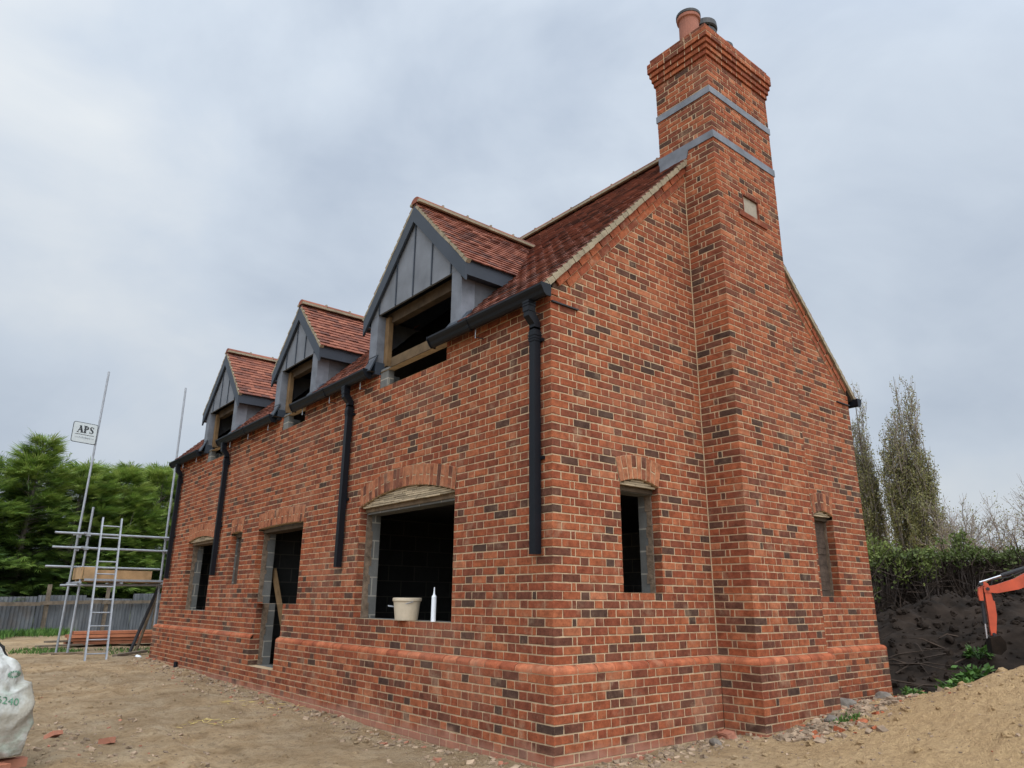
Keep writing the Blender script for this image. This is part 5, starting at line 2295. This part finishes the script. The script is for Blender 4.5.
# machine tyre behind the bag
T = empty('tyre', (-3.45, 7.4, gz(-3.4, 7.4) + .40), 'black rubber tyre standing behind the white bag', 'tyre', rz=.35)
m = MB()
prof = [(.23, -.10), (.30, -.13), (.39, -.12), (.425, -.08), (.43, 0), (.425, .08), (.39, .12), (.30, .13), (.23, .10)]
nn = 40
for k in range(nn):
    for j in range(len(prof) - 1):
        pts = []
        for (kk_, jj) in ((k, j), (k, j + 1), (k + 1, j + 1), (k + 1, j)):
            a = 2 * math.pi * kk_ / nn
            r_, w_ = prof[jj]
            if 2 <= jj <= 6 and kk_ % 2:
                r_ -= .018
            pts.append((r_ * math.cos(a), w_, r_ * math.sin(a)))
        m.quad(*pts)
m.build('tread', M_RUBBER, T)
m = MB()
m.tube([(0, -.09, 0), (0, .09, 0)], .235, 30)
m.build('rim', M_SLATE, T)

# ------------------------------------------------------------------ excavator
def xpt(px_t, along, z):
    """point at horizontal range px_t along azimuth (deg)"""
    a = R(along)
    return Vector((CAMP.x + px_t * math.sin(a), CAMP.y + px_t * math.cos(a), z))


EX = empty('excavator', xpt(14.2, 84, .1), 'orange mini excavator reaching its arm over the black soil mound', 'excavator')
eo = EX.location.copy()
elbow = xpt(13.4, 72.05, 1.50)
side = (xpt(14.2, 84, 0) - xpt(13.4, 72.05, 0))
side.z = 0
sd = side.normalized()          # from elbow towards the machine
perp = Vector((-sd.y, sd.x, 0))


def ex(name, mbx, mat, parent=EX, fix=True):
    mbx.v = [tuple(Vector(v) - eo) for v in mbx.v]
    o = mbx.build(name, mat, parent)
    if fix:
        fix_normals(o)
    return o


def arm(mbx, pts, hw):
    """tapered box-section arm through (s, z, half height) stations in the vertical plane of the machine"""
    vs, fs = [], []
    for s, z, h, nx_, nz_ in pts:
        c = elbow + sd * s
        c.z = z
        n = (sd * nx_ + Vector((0, 0, nz_))).normalized()
        for a, b in ((-1, -1), (1, -1), (1, 1), (-1, 1)):
            vs.append(c + n * h * b + perp * hw * a)
    for i in range(len(pts) - 1):
        for k in range(4):
            fs.append((4 * i + k, 4 * i + (k + 1) % 4, 4 * i + 4 + (k + 1) % 4, 4 * i + 4 + k))
    fs += [(0, 1, 2, 3), tuple(4 * (len(pts) - 1) + k for k in (3, 2, 1, 0))]
    mbx.add(vs, fs)


m = MB()
arm(m, [(-.05, 1.52, .04, 0, 1), (.12, 1.53, .06, -.05, 1), (.38, 1.60, .078, -.2, 1), (.62, 1.715, .092, -.35, 1), (.90, 1.78, .10, -.05, 1), (1.3, 1.66, .10, .4, 1), (1.9, 1.15, .10, .7, 1), (2.2, .82, .1, .7, 1)], .065)
ex('boom', m, M_ORANGE)
m = MB()
arm(m, [(.0, 1.60, .02, 1, 0), (.0, 1.53, .042, 1, 0), (.01, 1.38, .055, 1, 0), (.005, 1.15, .055, 1, 0), (-.015, .97, .042, 1, 0), (-.025, .86, .03, 1, 0)], .05)
ex('dipper', m, M_ORANGE)
m = MB()
arm(m, [(-.10, 1.36, .026, 1, 0), (-.098, 1.46, .032, 1, 0), (-.085, 1.56, .036, .9, .4), (-.05, 1.61, .036, .5, .8), (.02, 1.58, .03, 0, 1)], .045)
ex('dipper_lug', m, M_ORANGE)
m = MB()
p, q = elbow + sd * -.08, elbow + sd * .62
p.z, q.z = 1.625, 1.86
m.tube([p, p.lerp(q, .5)], .015, 8)
ex('ram_rod', m, M_CHROME)
m = MB()
m.tube([p.lerp(q, .42) - Vector((0, 0, .0)), q], .030, 8)
ex('ram_barrel', m, M_SLATE)
m = MB()
p, q = elbow + sd * -.09, elbow + sd * -.11
p.z, q.z = 1.34, .82
m.tube([p, p.lerp(q, .6)], .026, 8)
ex('ram_barrel', m, M_SLATE)
m = MB()
m.tube([p.lerp(q, .5), q], .017, 8)
ex('ram_rod', m, M_CHROME)
m = MB()
for a in (-.2, .2):
    pass
m = MB()
hp = []
for q_, (s_, z_) in enumerate(((.95, 1.90), (.60, 1.83), (.30, 1.70), (.08, 1.66), (.04, 1.52), (.06, 1.36))):
    c = elbow + sd * s_
    c.z = z_
    hp.append(c - perp * .05)
m.tube(hp, .011, 6)
ex('hose', m, M_RUBBER)
for s_, z_ in ((.0, 1.53), (-.07, 1.60), (-.02, .88)):
    m = MB()
    c = elbow + sd * s_
    c.z = z_
    m.tube([c - perp * .085, c + perp * .085], .024, 10)
    ex('pivot_pin', m, M_SLATE)
m = MB()
prof = [(-.10, .84), (.03, .87), (.09, .78), (.08, .68), (.0, .60), (-.10, .62)]
pl_ = []
for s, z in prof:
    c = elbow + sd * s
    c.z = z
    pl_.append(c - perp * .2)
m.prism(pl_, perp * .4)
ex('bucket', m, M_SOIL)
m = MB()
bc = elbow + side + Vector((0, 0, 0))
gzb = gz(bc.x, bc.y, False)
m.obox((bc.x, bc.y, gzb + .85), sd * .75, perp * .5, (0, 0, .28))
m.obox(Vector((bc.x, bc.y, gzb + 1.0)) + sd * .55, sd * .35, perp * .5, (0, 0, .30))
ex('body', m, M_ORANGE)
m = MB()
m.obox(Vector((bc.x, bc.y, gzb + 1.70)) - sd * .1, sd * .48, perp * .42, (0, 0, .58))
ex('cab_glass', m, M_GLASS)
m = MB()
for a in (-1, 1):
    for b in (-1, 1):
        m.obox(Vector((bc.x, bc.y, gzb + 1.72)) + sd * (-.1 + .485 * a) + perp * .43 * b, sd * .03, perp * .03, (0, 0, .60))
m.obox(Vector((bc.x, bc.y, gzb + 2.34)) - sd * .1, sd * .55, perp * .48, (0, 0, .04))
ex('cab_frame', m, M_SLATE)
for b in (-1, 1):
    m = MB()
    pts = []
    for k in range(24):
        a = 2 * math.pi * k / 24
        pts.append(Vector((bc.x, bc.y, gzb + .24)) + sd * ((.62 if math.cos(a) > 0 else -.62) + .23 * math.cos(a)) + Vector((0, 0, .23 * math.sin(a))) + perp * (.42 * b - .12))
    m.prism(pts, perp * .24)
    ex('track', m, M_RUBBER)

# ------------------------------------------------------------------ camera, light, sky
cam_d = bpy.data.cameras.new('camera')
cam_d.sensor_width = 36
cam_d.lens = 715.98 / 1024 * 36
cam_d.clip_start = .05
cam_d.clip_end = 3000
cam = bpy.data.objects.new('camera', cam_d)
COL.objects.link(cam)
yaw, pit, rol = R(39.3947), R(16.8341), R(.45206)
fw = Vector((math.sin(yaw) * math.cos(pit), math.cos(yaw) * math.cos(pit), math.sin(pit)))
r0 = Vector((math.cos(yaw), -math.sin(yaw), 0))
u0 = r0.cross(fw)
rr = r0 * math.cos(rol) + u0 * math.sin(rol)
uu = -r0 * math.sin(rol) + u0 * math.cos(rol)
mat = Matrix((rr, uu, -fw)).transposed().to_4x4()
mat.translation = CAMP
cam.matrix_world = mat
scene.camera = cam

SUN = Vector((-.24, -.52, .84)).normalized()
sd_ = bpy.data.lights.new('sun', 'SUN')
sd_.energy = 1.3
sd_.angle = R(40)
sd_.color = (1.0, .95, .88)
so = bpy.data.objects.new('sun', sd_)
COL.objects.link(so)
so.location = (0, 0, 30)
so.rotation_euler = SUN.to_track_quat('Z', 'Y').to_euler()

w = bpy.data.worlds.new('World')
scene.world = w
w.use_nodes = True
nt = w.node_tree
nt.nodes.clear()
out = nt.nodes.new('ShaderNodeOutputWorld')
bg = nt.nodes.new('ShaderNodeBackground')
bg.inputs[1].default_value = .1
nt.links.new(bg.outputs[0], out.inputs[0])
sky = nt.nodes.new('ShaderNodeTexSky')
sky.sky_type = 'NISHITA'
sky.sun_disc = False
sky.sun_elevation = math.asin(SUN.z)
sky.sun_rotation = math.atan2(SUN.x, SUN.y)
tc = nt.nodes.new('ShaderNodeTexCoord')
mp = nt.nodes.new('ShaderNodeMapping')
mp.inputs['Scale'].default_value = (1.0, 1.0, 1.6)
mp.inputs['Location'].default_value = (.35, 1.7, .2)
nt.links.new(tc.outputs['Generated'], mp.inputs[0])


def wn(scale, detail, rough, dist=.0):
    n = nt.nodes.new('ShaderNodeTexNoise')
    n.inputs['Scale'].default_value = scale
    n.inputs['Detail'].default_value = detail
    n.inputs['Roughness'].default_value = rough
    n.inputs['Distortion'].default_value = dist
    nt.links.new(mp.outputs[0], n.inputs['Vector'])
    return n.outputs[0]


def wm(op, a, b):
    n = nt.nodes.new('ShaderNodeMath')
    n.operation = op
    for i, v in enumerate((a, b)):
        if hasattr(v, 'is_output'):
            nt.links.new(v, n.inputs[i])
        else:
            n.inputs[i].default_value = v
    return n.outputs[0]


cl = wm('ADD', wm('MULTIPLY', wn(1.25, 6, .50, .4), .78), wm('MULTIPLY', wn(4.0, 6, .55, .4), .22))
rp = nt.nodes.new('ShaderNodeValToRGB')
e = rp.color_ramp.elements
e[0].position, e[0].color = .38, (.49, .565, .675, 1)
e[1].position, e[1].color = .64, (.81, .85, .88, 1)
x = e.new(.5)
x.color = (.63, .705, .80, 1)
nt.links.new(cl, rp.inputs[0])
# overcast sky: brighter overhead and towards the hidden sun
sep = nt.nodes.new('ShaderNodeSeparateXYZ')
nt.links.new(tc.outputs['Generated'], sep.inputs[0])
dt = nt.nodes.new('ShaderNodeVectorMath')
dt.operation = 'DOT_PRODUCT'
dt.inputs[1].default_value = tuple(SUN)
nt.links.new(tc.outputs['Generated'], dt.inputs[0])
gl = nt.nodes.new('ShaderNodeMapRange')
gl.inputs[1].default_value, gl.inputs[2].default_value, gl.inputs[3].default_value, gl.inputs[4].default_value = .15, 1.0, 0.0, 2.5
gl.interpolation_type = 'SMOOTHSTEP'
nt.links.new(dt.outputs['Value'], gl.inputs[0])
el = nt.nodes.new('ShaderNodeMapRange')
el.inputs[1].default_value, el.inputs[2].default_value, el.inputs[3].default_value, el.inputs[4].default_value = .0, .65, .80, 1.12
nt.links.new(sep.outputs[2], el.inputs[0])
br = wm('MULTIPLY', wm('ADD', gl.outputs[0], el.outputs[0]), 10.0)
vm = nt.nodes.new('ShaderNodeVectorMath')
vm.operation = 'SCALE'
nt.links.new(rp.outputs[0], vm.inputs[0])
nt.links.new(br, vm.inputs['Scale'])
mx = nt.nodes.new('ShaderNodeMix')
mx.data_type = 'RGBA'
mx.inputs[0].default_value = .94
nt.links.new(sky.outputs[0], mx.inputs[6])
nt.links.new(vm.outputs[0], mx.inputs[7])
nt.links.new(mx.outputs[2], bg.inputs[0])

scene.view_settings.view_transform = 'Standard'
scene.view_settings.look = 'None'
scene.view_settings.exposure = 0.0
scene.view_settings.gamma = 1.0
scene.view_settings.use_curve_mapping = False
scene.cycles.max_bounces = 6
scene.cycles.use_denoising = True
